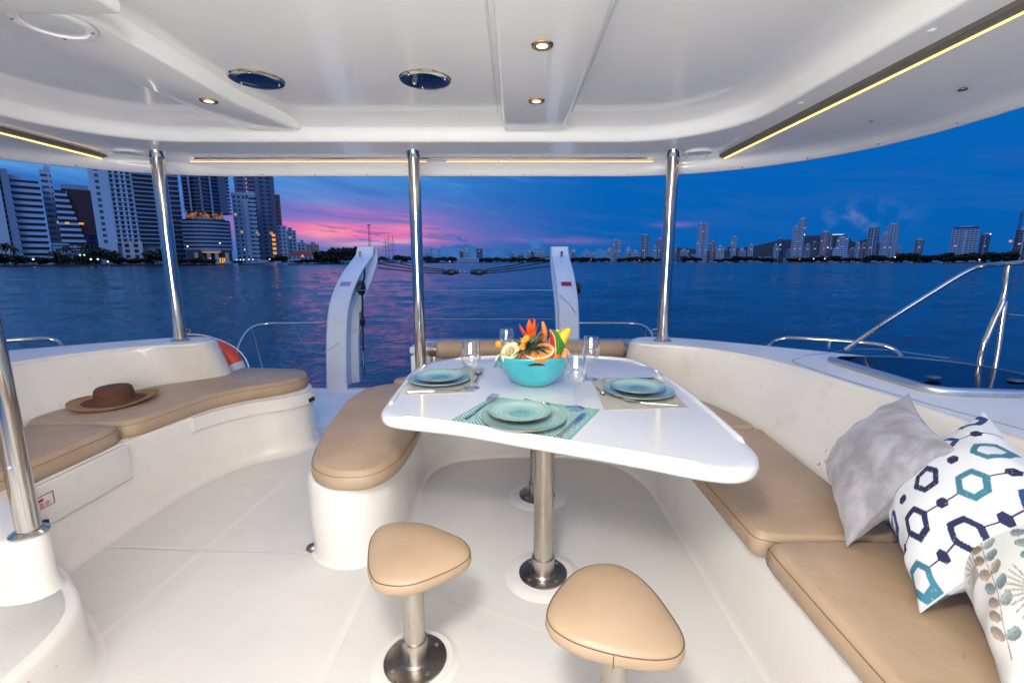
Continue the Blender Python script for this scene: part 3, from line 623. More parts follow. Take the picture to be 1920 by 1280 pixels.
# ------------------------------------------------------------------ table
TZ = .66
tb = thing('dining_table', 'glossy white cockpit dining table on two steel pedestals', 'table', (.125, 1.9, 0))
tpx = [(714, 772), (722, 757), (748, 722), (770, 696), (800, 680), (860, 669), (960, 664.5), (1090, 665), (1160, 669), (1205, 679), (1236, 693), (1290, 733), (1350, 783), (1402, 829), (1422, 852), (1420, 874), (1390, 884), (1330, 880), (1180, 853), (1000, 823), (850, 798), (745, 786), (722, 781)]
TP = ccw(catmull(PL(tpx, TZ), 300))
tt = loft('tabletop', [[(x, y, z) for x, y in inset(TP, i)] for i, z in ((.03, TZ-.041), (.010, TZ-.039), (.003, TZ-.032), (0, TZ-.024), (0, TZ-.012), (.004, TZ-.004), (.012, TZ), (.04, TZ))], M['gelw'], tb); loc(tt, tb)
def fiddle(px):
    C_ = catmull(PL(px, TZ), 60, False); n = len(C_); rs = [.011*min(1, (min(i, n-1-i)+.4)/2.5) for i in range(n)]
    o = MB().tube([(x, y, TZ-.001) for x, y in C_], rs, 12).obj('fiddle_rail', M['gelw'], tb); loc(o, tb)
fiddle([(731, 759), (752, 729), (779, 700)]); fiddle([(746, 781), (850, 794), (1000, 819), (1180, 848), (1330, 874)]); fiddle([(1242, 702), (1290, 738), (1350, 789), (1396, 831)]); fiddle([(850, 673), (960, 668), (1090, 669), (1170, 674), (1212, 686)])
def pedestal(x, y, h, rp, parent, rfl=.093, pad=.13):
    M_ = lambda o: (setattr(o, 'location', Vector((x, y, 0))-Vector(parent.location)), o)[1]
    M_(MB().lathe([(pad+.02, .001), (pad, .008), (pad-.012, .011), (rfl+.02, .012)], n=40).obj('gel_pad', M['pad'], parent))
    M_(MB().lathe([(rfl, .011), (rfl, .017), (rfl-.004, .019), (rp+.016, .020), (rp+.010, .026)], n=40).obj('flange', M['steeld'], parent))
    M_(MB().lathe([(rp+.008, .02), (rp+.007, .085), (rp+.001, .088)], n=32).obj('socket', M['steelb'], parent))
    M_(MB().tube([(0, 0, .02), (0, 0, h)], rp, 32).obj('pedestal', M['steelb'], parent))
    for k in range(4):
        a_ = k*math.pi/2+.7; M_(MB().lathe([(.007, .019), (.006, .0215), (0, .0215)], c=(rfl*.78*math.cos(a_), rfl*.78*math.sin(a_), 0), n=10).obj('bolt', M['steelb'], parent))
pedestal(.12, 1.585, TZ-.045, .037, tb); pedestal(.13, 2.187, TZ-.045, .037, tb)
# ------------------------------------------------------------------ stools
def stool(label, cx, cy, px, z, bx, by, seam=None):
    t = thing('stool', label, 'stool', (bx, by, 0), 0, 'fixed cockpit stools')
    P_ = ccw(catmull(PL(px, z), 120)); h = .062; z0 = z-.030; z1 = z0+h
    prof = [(.03, z0-.004), (.010, z0), (.002, z0+.008), (-.002, z0+.02), (0, z0+.034), (.004, z0+.040), (.008, z0+.044), (.016, z0+.049)]
    lps = [[(x, y, w) for x, y in inset(P_, i)] for i, w in prof]; lst = np.array(lps[-1]); cen = lst.mean(0)
    for f, dz in ((.86, .005), (.68, .010), (.45, .0135), (.2, .015), (.02, .0155)): q_ = cen+(lst-cen)*f; q_[:, 2] += dz; lps.append([tuple(v) for v in q_])
    s_ = loft('seat', lps, M['tan2'], t); loc(s_, t)
    p2 = (MB().tube([(x, y, z0+.0385) for x, y in inset(P_, .0015)], .0013, 5, closed=True).obj('stitching', M['stitch'], s_))
    if seam is not None:
        i = min(range(120), key=lambda k: (P_[k][0]-seam[0])**2+(P_[k][1]-seam[1])**2); a_ = inset(P_, -.0005)[i]
        loc(MB().tube([(a_[0], a_[1], z0+.006), (a_[0]+(P_[i]-inset(P_, .004)[i])[0]*.5, a_[1]+(P_[i]-inset(P_, .004)[i])[1]*.5, z0+.02), (P_[i][0], P_[i][1], z0+.036)], .0012, 5).obj('stitching', M['stitch'], t), t)
    pedestal(bx, by, z0, .0315, t, .094, .112)
stool('smaller-looking tan triangular stool on a steel post, left of the table pedestal', 0, 0, [(690, 1040), (697, 1010), (716, 990), (748, 983), (790, 985), (840, 1002), (868, 1016), (882, 1034), (880, 1050), (860, 1066), (822, 1084), (775, 1101), (738, 1104), (705, 1096), (692, 1075)], .345, -.293, 1.195)
stool('tan triangular stool nearest the camera at the bottom of the picture', 0, 0, [(1024, 1160), (1030, 1135), (1052, 1102), (1085, 1072), (1120, 1062), (1155, 1063), (1190, 1080), (1225, 1112), (1255, 1152), (1279, 1192), (1284, 1215), (1272, 1236), (1240, 1244), (1190, 1241), (1130, 1229), (1070, 1208), (1034, 1183)], .350, .250, .965, PZ(1152, 1240, .345))
# ------------------------------------------------------------------ table settings
def vcol(o, C_):
    a_ = o.data.color_attributes.new('Col', 'FLOAT_COLOR', 'POINT'); a_.data.foreach_set('color', np.c_[C_, np.ones(len(C_))].astype(np.float32).ravel())
def grid4(c, z, nx, ny):       # bilinear grid over 4 corners
    c = [np.array(p) for p in c]; U, V = np.meshgrid(np.linspace(0, 1, nx), np.linspace(0, 1, ny)); U = U.ravel(); V = V.ravel()
    Pt = np.outer((1-U)*(1-V), c[0])+np.outer(U*(1-V), c[1])+np.outer(U*V, c[2])+np.outer((1-U)*V, c[3])
    fs = [(j*nx+i, j*nx+i+1, (j+1)*nx+i+1, (j+1)*nx+i) for j in range(ny-1) for i in range(nx-1)]
    return Pt, U, V, fs
def placemat(label, cpx, style):
    c = PL(cpx, TZ); Pt, U, V, fs = grid4(c, TZ, 240, 160)
    lx = math.dist(c[0], c[1]); ly = math.dist(c[0], c[3]); X = U*lx; Y = V*ly
    if style == 'teal':
        s = .036; ix = np.floor(X/s).astype(int); odd = ix % 2
        ph = (Y+np.where(odd == 0, 1, -1)*(X-ix*s)*1.0)/.0155; f = ph-np.floor(ph)
        c1 = np.array((.02, .15, .17)); c2 = np.array((.40, .62, .58)); k = (f > .55).astype(float)
        edge = (np.abs(X-ix*s) < .0012); C_ = c2*(1-k[:, None])+c1*k[:, None]; zz = .0016-.0007*k
        C_[(U < .02) | (U > .98) | (V < .03) | (V > .97)] = (.14, .36, .36)
    else:
        nz = np.random.default_rng(3).random(len(X)); C_ = np.array((.40, .385, .35))*(0.75+.45*nz[:, None]); zz = .0015+.0004*nz
    ve = [(p[0], p[1], TZ+.0012+z_) for p, z_ in zip(Pt, zz)]
    # thin skirt down to the table
    ring = list(range(240))+[j*240+239 for j in range(1, 160)]+[159*240+i for i in range(238, -1, -1)]+[j*240 for j in range(158, 0, -1)]
    k0 = len(ve); ve += [(Pt[i][0], Pt[i][1], TZ+.0002) for i in ring]; n_ = len(ring); fs += [(ring[i], k0+i, k0+(i+1) % n_, ring[(i+1) % n_]) for i in range(n_)]
    o = mk('placemat', ve, fs, M['mat'], smooth=False); vcol(o, np.r_[C_, C_[ring]]); centred(o)
    tag(o, label, 'placemat', 'placemats on the table')
placemat('teal herringbone placemat at the near edge of the table', [(842, 790), (1068, 826), (1125, 768), (925, 744)], 'teal')
placemat('pale woven placemat at the left end of the table', [(758, 740), (888, 736), (908, 690), (785, 697)], 'grey')
placemat('pale woven placemat at the right side of the table', [(1134, 769), (1291, 765), (1236, 711), (1108, 711)], 'grey')
placemat('teal placemat mostly hidden behind the fruit bowl', [(925, 689), (1062, 690), (1052, 671), (934, 671)], 'teal')
def platev(label, px, py, rad, z, m, small):
    r = rad; pr = [(0, .004), (r*.55, .004), (r*.62, .0045), (r*.80, .010), (r*.97, .0175), (r*.995, .0185), (r, .0165), (r*.99, .0145), (r*.8, .006), (r*.62, .0005), (r*.6, 0), (0, 0)]
    o = MB().lathe(pr, n=64).obj('plate', m, sharp=60); x, y = PZ(px, py, z+.012); o.location = (x, y, z)
    return tag(o, label, 'plate', 'dinner plates')
Z1 = TZ+.0032
for where, big, sm in (('front', (982, 782, .145), (974, 770, .113)), ('left', (825, 709, .142), (824, 704, .112)), ('right', (1197, 731, .144), (1194, 724, .112))):
    d_ = {'front': 'on the teal placemat near the camera', 'left': 'on the left pale placemat', 'right': 'on the right pale placemat'}[where]
    platev('large sea-green plate under a smaller one, '+d_, big[0], big[1], big[2], Z1, M['plate'], 0)
    platev('small sea-green plate stacked on the large one, '+d_, sm[0], sm[1], sm[2], Z1+.0125, M['plate2'], 1)
def wineglass(label, px, py, h=.205, fill=0, rb=.042):
    s = h/.205; o_ = [(0, 0), (.035*s, .0), (.0355*s, .0015), (.02*s, .005), (.006*s, .011), (.005*s, .02), (.0046*s, .07), (.0055*s, .082), (.016*s, .089), (.030*s, .100), (.0395*s, .118), (rb*s, .136), (rb*.985*s, .158), (rb*.90*s, .185), (rb*.83*s, .205)]
    i_ = [(rb*.83*s-.0011, .205), (rb*.90*s-.0012, .185), (rb*.985*s-.0013, .158), (rb*s-.0013, .136), (.0395*s-.0013, .118), (.030*s-.0014, .1015), (.016*s-.001, .0925), (0, .0905)]
    o = MB().lathe([(r, z*s) for r, z in o_+i_], n=40).obj('wine_glass', M['glass'], sharp=50); o.location = (*PZ(px, py, TZ), TZ+.0035)
    return tag(o, label, 'wine glass', 'wine glasses on the table')
wineglass('empty wine glass at the corner of the left placemat', 884, 729)
wineglass('empty wine glass standing behind the left side of the fruit bowl', 950, 690, .2)
wineglass('empty wine glass at the inner corner of the right placemat', 1106, 712, .2)
wineglass('empty wine glass nearest the camera, on the teal placemat right of the bowl', 1078, 767)
# cutlery: built along +x from the handle end, lies on z=0
def handle(mb, L, w0, w1, th):
    n = 8
    for i in range(n): pass
    xs = np.linspace(0, L, 9); ws = w0+(w1-w0)*np.linspace(0, 1, 9)**.8
    ve = []; 
    for x, w in zip(xs, ws): ve += [(x, -w, 0.0006), (x, w, .0006), (x, w*.7, th), (x, -w*.7, th)]
    fs = [(i*4+k, i*4+(k+1) % 4, (i+1)*4+(k+1) % 4, (i+1)*4+k) for i in range(8) for k in range(4)]+[(0, 1, 2, 3), (35, 34, 33, 32)]
    mb.add(ve, fs)
def plateshape(mb, outl, th, zf):  # flat outline with thickness and a height function
    n = len(outl); mb.add([(x, y, zf(x)+th) for x, y in outl]+[(x, y, zf(x)) for x, y in outl], [tuple(range(n)), tuple(range(2*n-1, n-1, -1))]+[(i, (i+1) % n, n+(i+1) % n, n+i) for i in range(n)])
def knife(s=1):
    mb = MB(); handle(mb, .105, .0065, .005, .005)
    ol = [(.10, -.006), (.12, -.0085), (.16, -.0095), (.19, -.009), (.205, -.005), (.212, .003), (.208, .007), (.19, .0085), (.15, .0085), (.12, .008), (.10, .005)]
    plateshape(mb, ol, .0016, lambda x: .002); return mb
def fork():
    mb = MB(); handle(mb, .13, .006, .0028, .0035)
    zf = lambda x: .001+.010*max(0, math.sin((x-.12)/.085*math.pi*.62)) if x > .12 else .001
    for x0, x1, w in ((.128, .138, .003), (.138, .146, .007), (.146, .157, .0115)): plateshape(mb, [(x0, -w*.8), (x1, -w), (x1, w), (x0, w*.8)], .0015, zf)
    for k in range(4):
        yc = -.0092+k*.00613
        for a_ in np.linspace(.157, .192, 6)[:-1]: plateshape(mb, [(a_, yc-.0017), (a_+.0071, yc-.0016), (a_+.0071, yc+.0016), (a_, yc+.0017)], .0014, zf)
    return mb
def spoon(L=.09, r=.015):
    mb = MB(); handle(mb, L, .0048, .0022, .003); n = 20; m_ = 5; vs = []; fs = []
    for j in range(m_+1):
        f = j/m_
        for k in range(n):
            a_ = 2*math.pi*k/n; vs.append((L+r*1.3+math.cos(a_)*r*1.45*f, math.sin(a_)*r*f, .0012+.006*f*f))
    for j in range(m_):
        for k in range(n): fs.append((j*n+k, j*n+(k+1) % n, (j+1)*n+(k+1) % n, (j+1)*n+k))
    mb.add(vs, fs); mb.add([(x, y, z-.0012) for x, y, z in vs], [f[::-1] for f in fs]); return mb
def put(name, mb, label, a, c, z=None, cat=None):
    o = mb.obj(name, M['cut'], sharp=35); z = Z1 if z is None else z
    p0, p1 = PZ(*a, z), PZ(*c, z); L = max(v.co.x for v in o.data.vertices); s = math.dist(p0, p1)/L
    o.location = (*p0, z); o.rotation_euler = (0, 0, math.atan2(p1[1]-p0[1], p1[0]-p0[0])); o.scale = (s, s, s)
    return tag(o, label, cat or name, 'cutlery')
put('knife', knife(), 'knife on the right of the teal placemat', (1046, 820), (1097, 776))
put('fork', fork(), 'fork on the left of the teal placemat', (871, 787), (930, 746))
put('dessert_spoon', spoon(), 'spoon whose handle tip shows behind the near plates', (984, 748), (1030, 760), cat='spoon')
put('knife', knife(), 'knife on the near side of the left placemat', (765, 735), (864, 732))
put('fork', fork(), 'fork behind the plates on the left placemat', (835, 694), (880, 689))
put('teaspoon', spoon(.09, .013), 'teaspoon between the plates and the glass on the left placemat', (891, 718), (898, 699), cat='spoon')
put('knife', knife(), 'knife on the far side of the right placemat', (1133, 712), (1229, 710))
put('teaspoon', spoon(.09, .013), 'teaspoon on the left edge of the right placemat', (1119, 727), (1132, 742), cat='spoon')
put('fork', fork(), 'fork on the near side of the right placemat', (1271, 760), (1169, 753))
# ------------------------------------------------------------------ fruit bowl
FS = 1.16; BX, BY = PZ(1001, 721, TZ); BZ = TZ+.002
bw = thing('fruit_bowl', 'turquoise oval bowl with cut-out handles full of fruit', 'bowl', (BX, BY, BZ), R(2)); bw.scale = (FS,)*3
pr = [(.042, 0), (.052, .001), (.062, .006), (.082, .024), (.101, .048), (.117, .075), (.130, .103), (.135, .1165), (.1325, .1190), (.127, .1135), (.1125, .075), (.096, .050), (.076, .026), (.05, .012), (0, .010)]
n = 96; ve = []; fs = []; K = len(pr)
for k in range(n):
    a_ = 2*math.pi*k/n
    for r_, z_ in pr:
        rise = .016*(r_/.135)**3*abs(math.sin(a_))**0*(math.cos(2*a_)*.5+.1) if z_ > .03 else 0
        sx = 1.05+.02*(z_/.118); ve.append((r_*math.cos(a_)*sx, r_*math.sin(a_)*.80, z_+rise*(-1)*.8 if False else z_-rise*.6))
for k in range(n):
    for i in range(K-1): 
        a_ = 2*math.pi*(k+.5)/n; near = min(abs(a_-1.5*math.pi), abs(a_-.5*math.pi))
        if i in (5, 9) and near < .19 and False: continue
        fs.append((k*K+i, ((k+1) % n)*K+i, ((k+1) % n)*K+i+1, k*K+i+1))
fs.append(tuple(k*K for k in range(n))[::-1]); mk('bowl_body', ve, fs, M['bowl'], bw)
# handle slot: dark face with the opening's shade in its colour, turquoise lip on the front and back
for s in (-1, 1):
    pts = [(.034*math.cos(t), s*(.1035+.0022*math.sin(t)+.0012*math.sin(t)), .1015+.0075*math.sin(t)-.004*math.cos(t)**2) for t in np.linspace(0, 2*math.pi, 28, endpoint=False)]
    MB().tube(pts, .0022, 6, closed=True).obj('handle_lip', M['bowl'], bw)
    mk('handle_slot_shade', [(x*.97, y+s*.0008, z) for x, y, z in pts], [tuple(range(28))], mat('bowl_shadow_gap', (.05, .012, .008), .6), bw, smooth=False)
M['pulp_o'] = mottled(mat('orange_pulp', rough=.35), (.85, .22, .03), (.90, .34, .08), 90, 3, .4, .6, stretch=(1, 1, 1)); M['peel_o'] = mottled(mat('orange_peel', rough=.4), (.85, .20, .01), (.88, .26, .02), 30, 3, bump=.4, bscale=350)
M['pith'] = mat('pith', (.85, .72, .45), .6)
M['yell'] = mottled(mat('ripe_yellow_skin', rough=.4), (.82, .52, .02), (.10, .05, .01), 38, 5, .60, .72)
M['flame'] = mottled(mat('heliconia_petals', rough=.4), (.80, .06, .02), (.90, .30, .03), 14, 3)
M['papaya'] = mat('papaya_flesh', (.88, .26, .03), .35); M['berry'] = mat('golden_berry', (.88, .32, .02), .25); M['crown'] = mottled(mat('pineapple_leaf', rough=.5), (.03, .085, .055), (.10, .17, .13), 20, 3)
M['redflesh'] = mottled(mat('watermelon_flesh', rough=.35), (.66, .03, .02), (.75, .07, .04), 60, 3); M['lime'] = mat('green_lime_skin', (.16, .33, .03), .35); M['cream'] = mottled(mat('cream_melon_flesh', rough=.45), (.80, .62, .34), (.86, .74, .50), 30, 3)
M['redc'] = mottled(mat('red_fruit', rough=.35), (.55, .02, .01), (.80, .16, .02), 16, 3)
def fr(name, mb, m, label, loc_, rot=(0, 0, 0), cat='fruit', **kw):
    o = mb.obj(name, m, **kw); o.location = Vector((BX, BY, BZ))+Vector(loc_)*FS; o.rotation_euler = rot; o.scale = (FS,)*3; return tag(o, label, cat)
def orange_half(label, loc_, rot, s=1.0):
    t = thing('orange_half', label, 'orange'); t.location = Vector((BX, BY, BZ))+Vector(loc_)*FS; t.rotation_euler = rot; t.scale = (FS,)*3; r = .040*s
    MB().lathe([(0, -r*.95)]+[(r*math.sin(a_), -r*math.cos(a_)*.95) for a_ in np.linspace(.1, math.pi/2, 12)], n=36).obj('peel', M['peel_o'], t)
    MB().lathe([(r, 0), (r*.97, .001), (r*.90, .001)], n=36).obj('pith', M['pith'], t)
    mb = MB()
    for k in range(10):
        a0 = 2*math.pi*k/10+.04; a1 = 2*math.pi*(k+1)/10-.04; pts = [(r*.07*math.cos((a0+a1)/2), r*.07*math.sin((a0+a1)/2), .003)]+[(r*.88*math.cos(a_), r*.88*math.sin(a_), .002) for a_ in np.linspace(a0, a1, 6)]
        mb.add(pts, [tuple(range(7))])
    mb.obj('segments', M['pulp_o'], t, smooth=False); MB().lathe([(r*.93, .0008), (0, .0012)], n=30).obj('membrane', M['pith'], t)
orange_half('halved orange, cut face up, at the front of the bowl', (.014, -.058, .142), (R(17), R(-10), R(10)), 1.45)
orange_half('halved orange with its cut face showing between watermelon and bowl rim', (.108, -.042, .120), (R(75), R(10), R(25)), .72)
# watermelon wedge
def melon_wedge():
    n1, n2 = 40, 24; r = .088; vs = []; C_ = []
    for i in range(n1+1):
        t = -1.15+2.3*i/n1
        for j in range(n2+1):
            p = -.42+.84*j/n2; x = r*math.cos(t)*math.sin(p); y = -r*math.cos(t)*math.cos(p); z = r*math.sin(t)*1.0
            vs.append((x, y, z)); st_ = math.sin(p*34+2.0*math.sin(t*9)+1.0*math.sin(t*23)); C_.append((.015, .075, .012) if st_ > .25 else (.10, .36, .03))
    fs = [(i*(n2+1)+j, i*(n2+1)+j+1, (i+1)*(n2+1)+j+1, (i+1)*(n2+1)+j) for i in range(n1) for j in range(n2)]
    return vs, fs, C_, n1, n2, r
vs, fs, C_, n1, n2, r = melon_wedge()
wm = thing('watermelon_wedge', 'striped watermelon wedge with red flesh standing in the bowl', 'watermelon', (BX+.040*FS, BY+.0, BZ+.142*FS)); wm.rotation_euler = (R(-6), R(10), R(52)); wm.scale = (FS*.88,)*3
o = mk('rind', vs, fs, M['melon'], wm, recalc=False); vcol(o, np.array(C_))
for j, nm in ((0, 'left'), (n2, 'right')):
    e = [vs[i*(n2+1)+j] for i in range(n1+1)]; inn = [(x*.91, y*.91, z*.93) for x, y, z in e]
    MB().add(e+inn, [(i, i+1, n1+1+i+1, n1+1+i) for i in range(n1)]).obj('rind_edge', M['cream'], wm, smooth=False)
    MB().add(inn+[(0, -.03, 0)], [(i, i+1, n1+1) for i in range(n1)]).obj('flesh', M['redflesh'], wm, smooth=False)
# melon half (cream, seeds) at the left
ch = thing('melon_half', 'cut cream-coloured melon leaning over the left rim of the bowl', 'melon', (BX-.092*FS, BY-.052, BZ+.138*FS)); ch.rotation_euler = (R(52), 0, R(-38)); ch.scale = (FS,)*3
MB().lathe([(0, -.036)]+[(.040*math.sin(a_), -.036*math.cos(a_)) for a_ in np.linspace(.1, math.pi/2, 10)], n=30).obj('skin', M['lime'], ch)
MB().lathe([(.040, 0), (.036, .003), (.022, .002), (.016, -.006), (0, -.008)], n=30).obj('flesh', M['cream'], ch)
for k in range(7): MB().ball((.011*math.cos(k*.9), .011*math.sin(k*.9), -.002), .005, 8, 6, (1, .6, .8)).obj('seed', M['cream'], ch)
# long yellow fruit
def horn(L, r, bend=.2, n=12):
    return [(bend*L*math.sin(t*math.pi), 0, L*t) for t in np.linspace(0, 1, n)], [r*math.sin(math.pi*(.08+.86*t))**.6 for t in np.linspace(0, 1, n)]
for k, (lx, ly, lz, rx, ry, L, r) in enumerate(((.092, -.005, .115, 0, 22, .108, .023), (.078, .02, .11, -8, 10, .098, .019))):
    pts, rs = horn(L, r, -.12); fr('banana', MB().tube(pts, rs, 12), M['yell'], ('yellow speckled banana standing highest on the right of the bowl', 'yellow banana behind the highest one on the right of the bowl')[k], (lx, ly, lz), (R(rx), R(ry), 0), 'banana')
def leafset(name, m, label, c, nl, L, w, up, curl, cat, seed=1, zr=(0, 0)):
    rg = random.Random(seed); t = MB()
    for k in range(nl):
        a_ = 2*math.pi*k/nl*2.4+rg.random()*.5; tilt = up[0]+(up[1]-up[0])*k/nl+rg.uniform(-.1, .1); l_ = L*rg.uniform(.75, 1.1); pr_ = []
        for i in range(7):
            f = i/6; th = tilt-curl*f; wd = w*(1-f)**.7*(.6+.9*f if f < .4 else 1); rr_ = l_*f*math.cos(th); zz = l_*f*math.sin(th); ca, sa = math.cos(a_), math.sin(a_)
            pr_ += [(rr_*ca-wd*sa, rr_*sa+wd*ca, zz), (rr_*ca, rr_*sa, zz-.25*wd), (rr_*ca+wd*sa, rr_*sa-wd*ca, zz)]
        t.add(pr_, [(i*3+j, i*3+j+1, i*3+j+4, i*3+j+3) for i in range(6) for j in range(2)])
        t.add([(x, y, z-.0012) for x, y, z in pr_], [(i*3+j+3, i*3+j+4, i*3+j+1, i*3+j) for i in range(6) for j in range(2)])
    return fr(name, t, m, label, c, cat=cat, sharp=None, merge=False)
leafset('pineapple_crown', M['crown'], 'spiky green pineapple crown in the middle of the bowl', (-.010, -.040, .142), 54, .090, .0115, (.05, 1.35), .5, 'pineapple crown', 4)
leafset('flame_flower', M['flame'], 'tall red and orange flower head rising above the fruit', (-.012, .01, .160), 15, .095, .017, (.75, 1.5), -.1, 'flower', 9)
leafset('flame_flower', M['redc'], 'low red spiky petals behind the pineapple crown on the left', (-.04, .02, .14), 14, .062, .006, (.3, 1.2), .5, 'flower', 5)
pts, rs = horn(.105, .012, .14); fr('papaya_slice', MB().tube(pts, rs, 10), M['papaya'], 'orange papaya slice standing beside the flower head', (.018, .035, .135), (R(4), R(8), 0), 'papaya')
pts, rs = horn(.075, .010, -.1); fr('papaya_slice', MB().tube(pts, rs, 10), M['papaya'], 'short orange papaya slice in front of the flower head', (-.012, .015, .14), (R(6), R(-6), 0), 'papaya')
for k, (x, y, z, w) in enumerate(((-.040, -.055, .178, 'upper of the three between flower and melon'), (-.045, -.065, .158, 'lowest of the three between flower and melon'), (-.03, -.05, .187, 'topmost, just under the flower'), (-.135, -.03, .162, 'alone at the far left beside the cut melon'))):
    fr('golden_berry', MB().ball((0, 0, 0), .0135, 14, 10), M['berry'], 'round orange berry, '+w, (x, y, z), cat='berry')
for k, (x, y, z, s, w) in enumerate(((-.035, -.058, .118, .021, 'red fruit at the front left of the bowl beside the lime'), (-.012, -.065, .116, .019, 'red fruit at the front middle of the bowl'), (-.055, -.05, .128, .016, 'small red fruit between melon and orange'), (.075, -.055, .118, .02, 'red fruit half hidden below the watermelon'), (.05, .02, .13, .025, 'red fruit behind the orange half'))):
    fr('red_fruit', MB().ball((0, 0, 0), s, 14, 10, (1.1, .9, .8)), M['redc'], w, (x, y, z), cat='fruit')
fr('lime', MB().ball((0, 0, 0), .020, 14, 10, (1.4, .9, .8)), M['lime'], 'green lime at the front left rim of the bowl', (-.075, -.052, .116), cat='lime')
fr('green_fruit', MB().ball((0, 0, 0), .032, 16, 12, (1.1, 1, .9)), M['bowl'], 'blue-green rounded fruit behind the cut melon', (-.062, .012, .135), cat='fruit')
leafset('melon_peel', M['cream'], 'curled pale peel hanging over the left rim', (-.125, -.045, .125), 6, .045, .008, (.0, .6), .9, 'peel', 3)
fr('fruit_bed', MB().ball((0, 0, 0), .1, 24, 10, (1.12, .82, .35)), M['redc'], 'layer of red fruit filling the bowl under the rest', (0, 0, .088), cat='fruit')
# ------------------------------------------------------------------ hat
HX, HY = PZ(216, 752, .46); zt = .462
pr = [(.098, .004), (.108, .0035), (.15, .001), (.20, .006), (.223, .012), (.224, .0135), (.20, .0085), (.15, .004), (.112, .008), (.104, .014), (.101, .030), (.099, .060), (.094, .082), (.082, .094), (.060, .097), (.03, .094), (0, .092)]
n = 72; ve = []; fs = []; K = len(pr)
for k in range(n):
    a_ = 2*math.pi*k/n
    for r_, z_ in pr:
        wv = .010*math.sin(2*a_+.6)*max(0, (r_-.12)/.1) if r_ > .12 else 0
        ve.append((r_*math.cos(a_)*.94, r_*math.sin(a_), z_+wv+(.006 if r_ > .12 else 0)))
for k in range(n):
    for i in range(K-1): fs.append((k*K+i, ((k+1) % n)*K+i, ((k+1) % n)*K+i+1, k*K+i+1))
hat = mk('straw_hat', ve, fs, M['straw']); hat.location = (HX, HY, zt-.004); hat.scale = (.88, .88, .9); tag(hat, 'brown straw hat with a light tan brim edge lying on the left bench cushion', 'hat')
# ------------------------------------------------------------------ pillows
def pillow(label, B_, R_, T_, L_, h, m, colf=None, n=150, seed=0, gp='loose pillows on the sofa'):
    B_, R_, T_, L_ = map(Vector, (B_, R_, T_, L_)); nrm = (R_-B_).cross(L_-B_).normalized(); c = (B_+R_+T_+L_)/4
    ve = []; UV = []; rg = np.random.default_rng(seed); ph = rg.random(8)*6
    lin = [math.copysign(abs(t)**.85, t) for t in np.linspace(-1, 1, n)]
    for side in (1, -1):
        for v in lin:
            for u in lin:
                p = B_*((1-u)*(1-v)/4)+R_*((1+u)*(1-v)/4)+T_*((1+u)*(1+v)/4)+L_*((1-u)*(1+v)/4)
                pinch = .10*((1-v*v)*abs(u)**3+(1-u*u)*abs(v)**3); p = p+(c-p)*pinch
                bz = (max(0, 1-u*u)**.55)*(max(0, 1-v*v)**.55); 
                d_edge = min(1-abs(u), 1-abs(v)); wr = .010*math.exp(-d_edge*5)*math.sin(9*u+5*v*u+ph[0])*math.sin(8*v-4*u*v+ph[1])*bz*3+.004*math.sin(7*u+ph[2]+3*v)*bz
                p = p+nrm*side*(h*bz)+nrm*wr; ve.append(p-c); UV.append((u, v))
    fs = []
    for s_ in (0, 1):
        o_ = s_*n*n
        for j in range(n-1):
            for i in range(n-1):
                q = (o_+j*n+i, o_+j*n+i+1, o_+(j+1)*n+i+1, o_+(j+1)*n+i); fs.append(q if s_ == 0 else q[::-1])
    o = mk('pillow', ve, fs, m, recalc=False)
    bm = bmesh.new(); bm.from_mesh(o.data)
    if colf is not None:
        pass
    bm.free()
    if colf is not None: vcol(o, colf(np.array(UV)))
    # piped seam
    ed = [(i, -1) for i in lin]+[(1, i) for i in lin[1:]]+[(i, 1) for i in lin[::-1][1:]]+[(-1, i) for i in lin[::-1][1:-1]]
    pts = []
    for u, v in ed[::3]:
        p = B_*((1-u)*(1-v)/4)+R_*((1+u)*(1-v)/4)+T_*((1+u)*(1+v)/4)+L_*((1-u)*(1+v)/4); pinch = .10*((1-v*v)*abs(u)**3+(1-u*u)*abs(v)**3); pts.append(p+(c-p)*pinch-c)
    sm = MB().tube(pts, .0022, 6, closed=True).obj('seam', m, o)
    if colf is not None: vcol(sm, np.tile(np.array([[.62, .63, .66]]), (len(sm.data.vertices), 1)))
    o.location = c; return tag(o, label, 'pillow', gp)
def hexd(x, y): x = np.abs(x); y = np.abs(y); return np.maximum(x*.5+y*.866, x)      # hex radius (pointing up)
def hexpat(UV):
    X = UV[:, 0]*.21; Y = UV[:, 1]*.21; C_ = np.tile(np.array([.74, .76, .80]), (len(X), 1)); nz = np.random.default_rng(5)
    navy = np.array((.012, .018, .07)); blue = np.array((.012, .055, .19)); teal = np.array((.045, .19, .27))
    rs = .088; per = .168
    for r_ in range(-4, 5):
        yc = r_*rs; off = (r_ % 2)*per/2
        line = (np.abs(Y-yc) < .0019); C_[line] = navy
        for c_ in range(-3, 4):
            xc = c_*per+off; dx = X-xc; dy = Y-yc; d = hexd(dy, dx); 
            big = d < .037; C_[big & ~(d < .0215)] = {0: navy, 1: teal, 2: navy, 3: blue}[(r_*3+c_*1) % 4]; C_[d < .0215] = (.74, .76, .80)
            sx = xc+per/2; d2 = hexd(dy, X-sx); C_[d2 < .0135] = navy
    brush = np.sin(X*900+np.sin(Y*300)*2)*np.sin(Y*700+X*200); 
    wear = (brush > .97); C_[wear] = C_[wear]*.5+.5*np.array([.74, .76, .80]); return C_
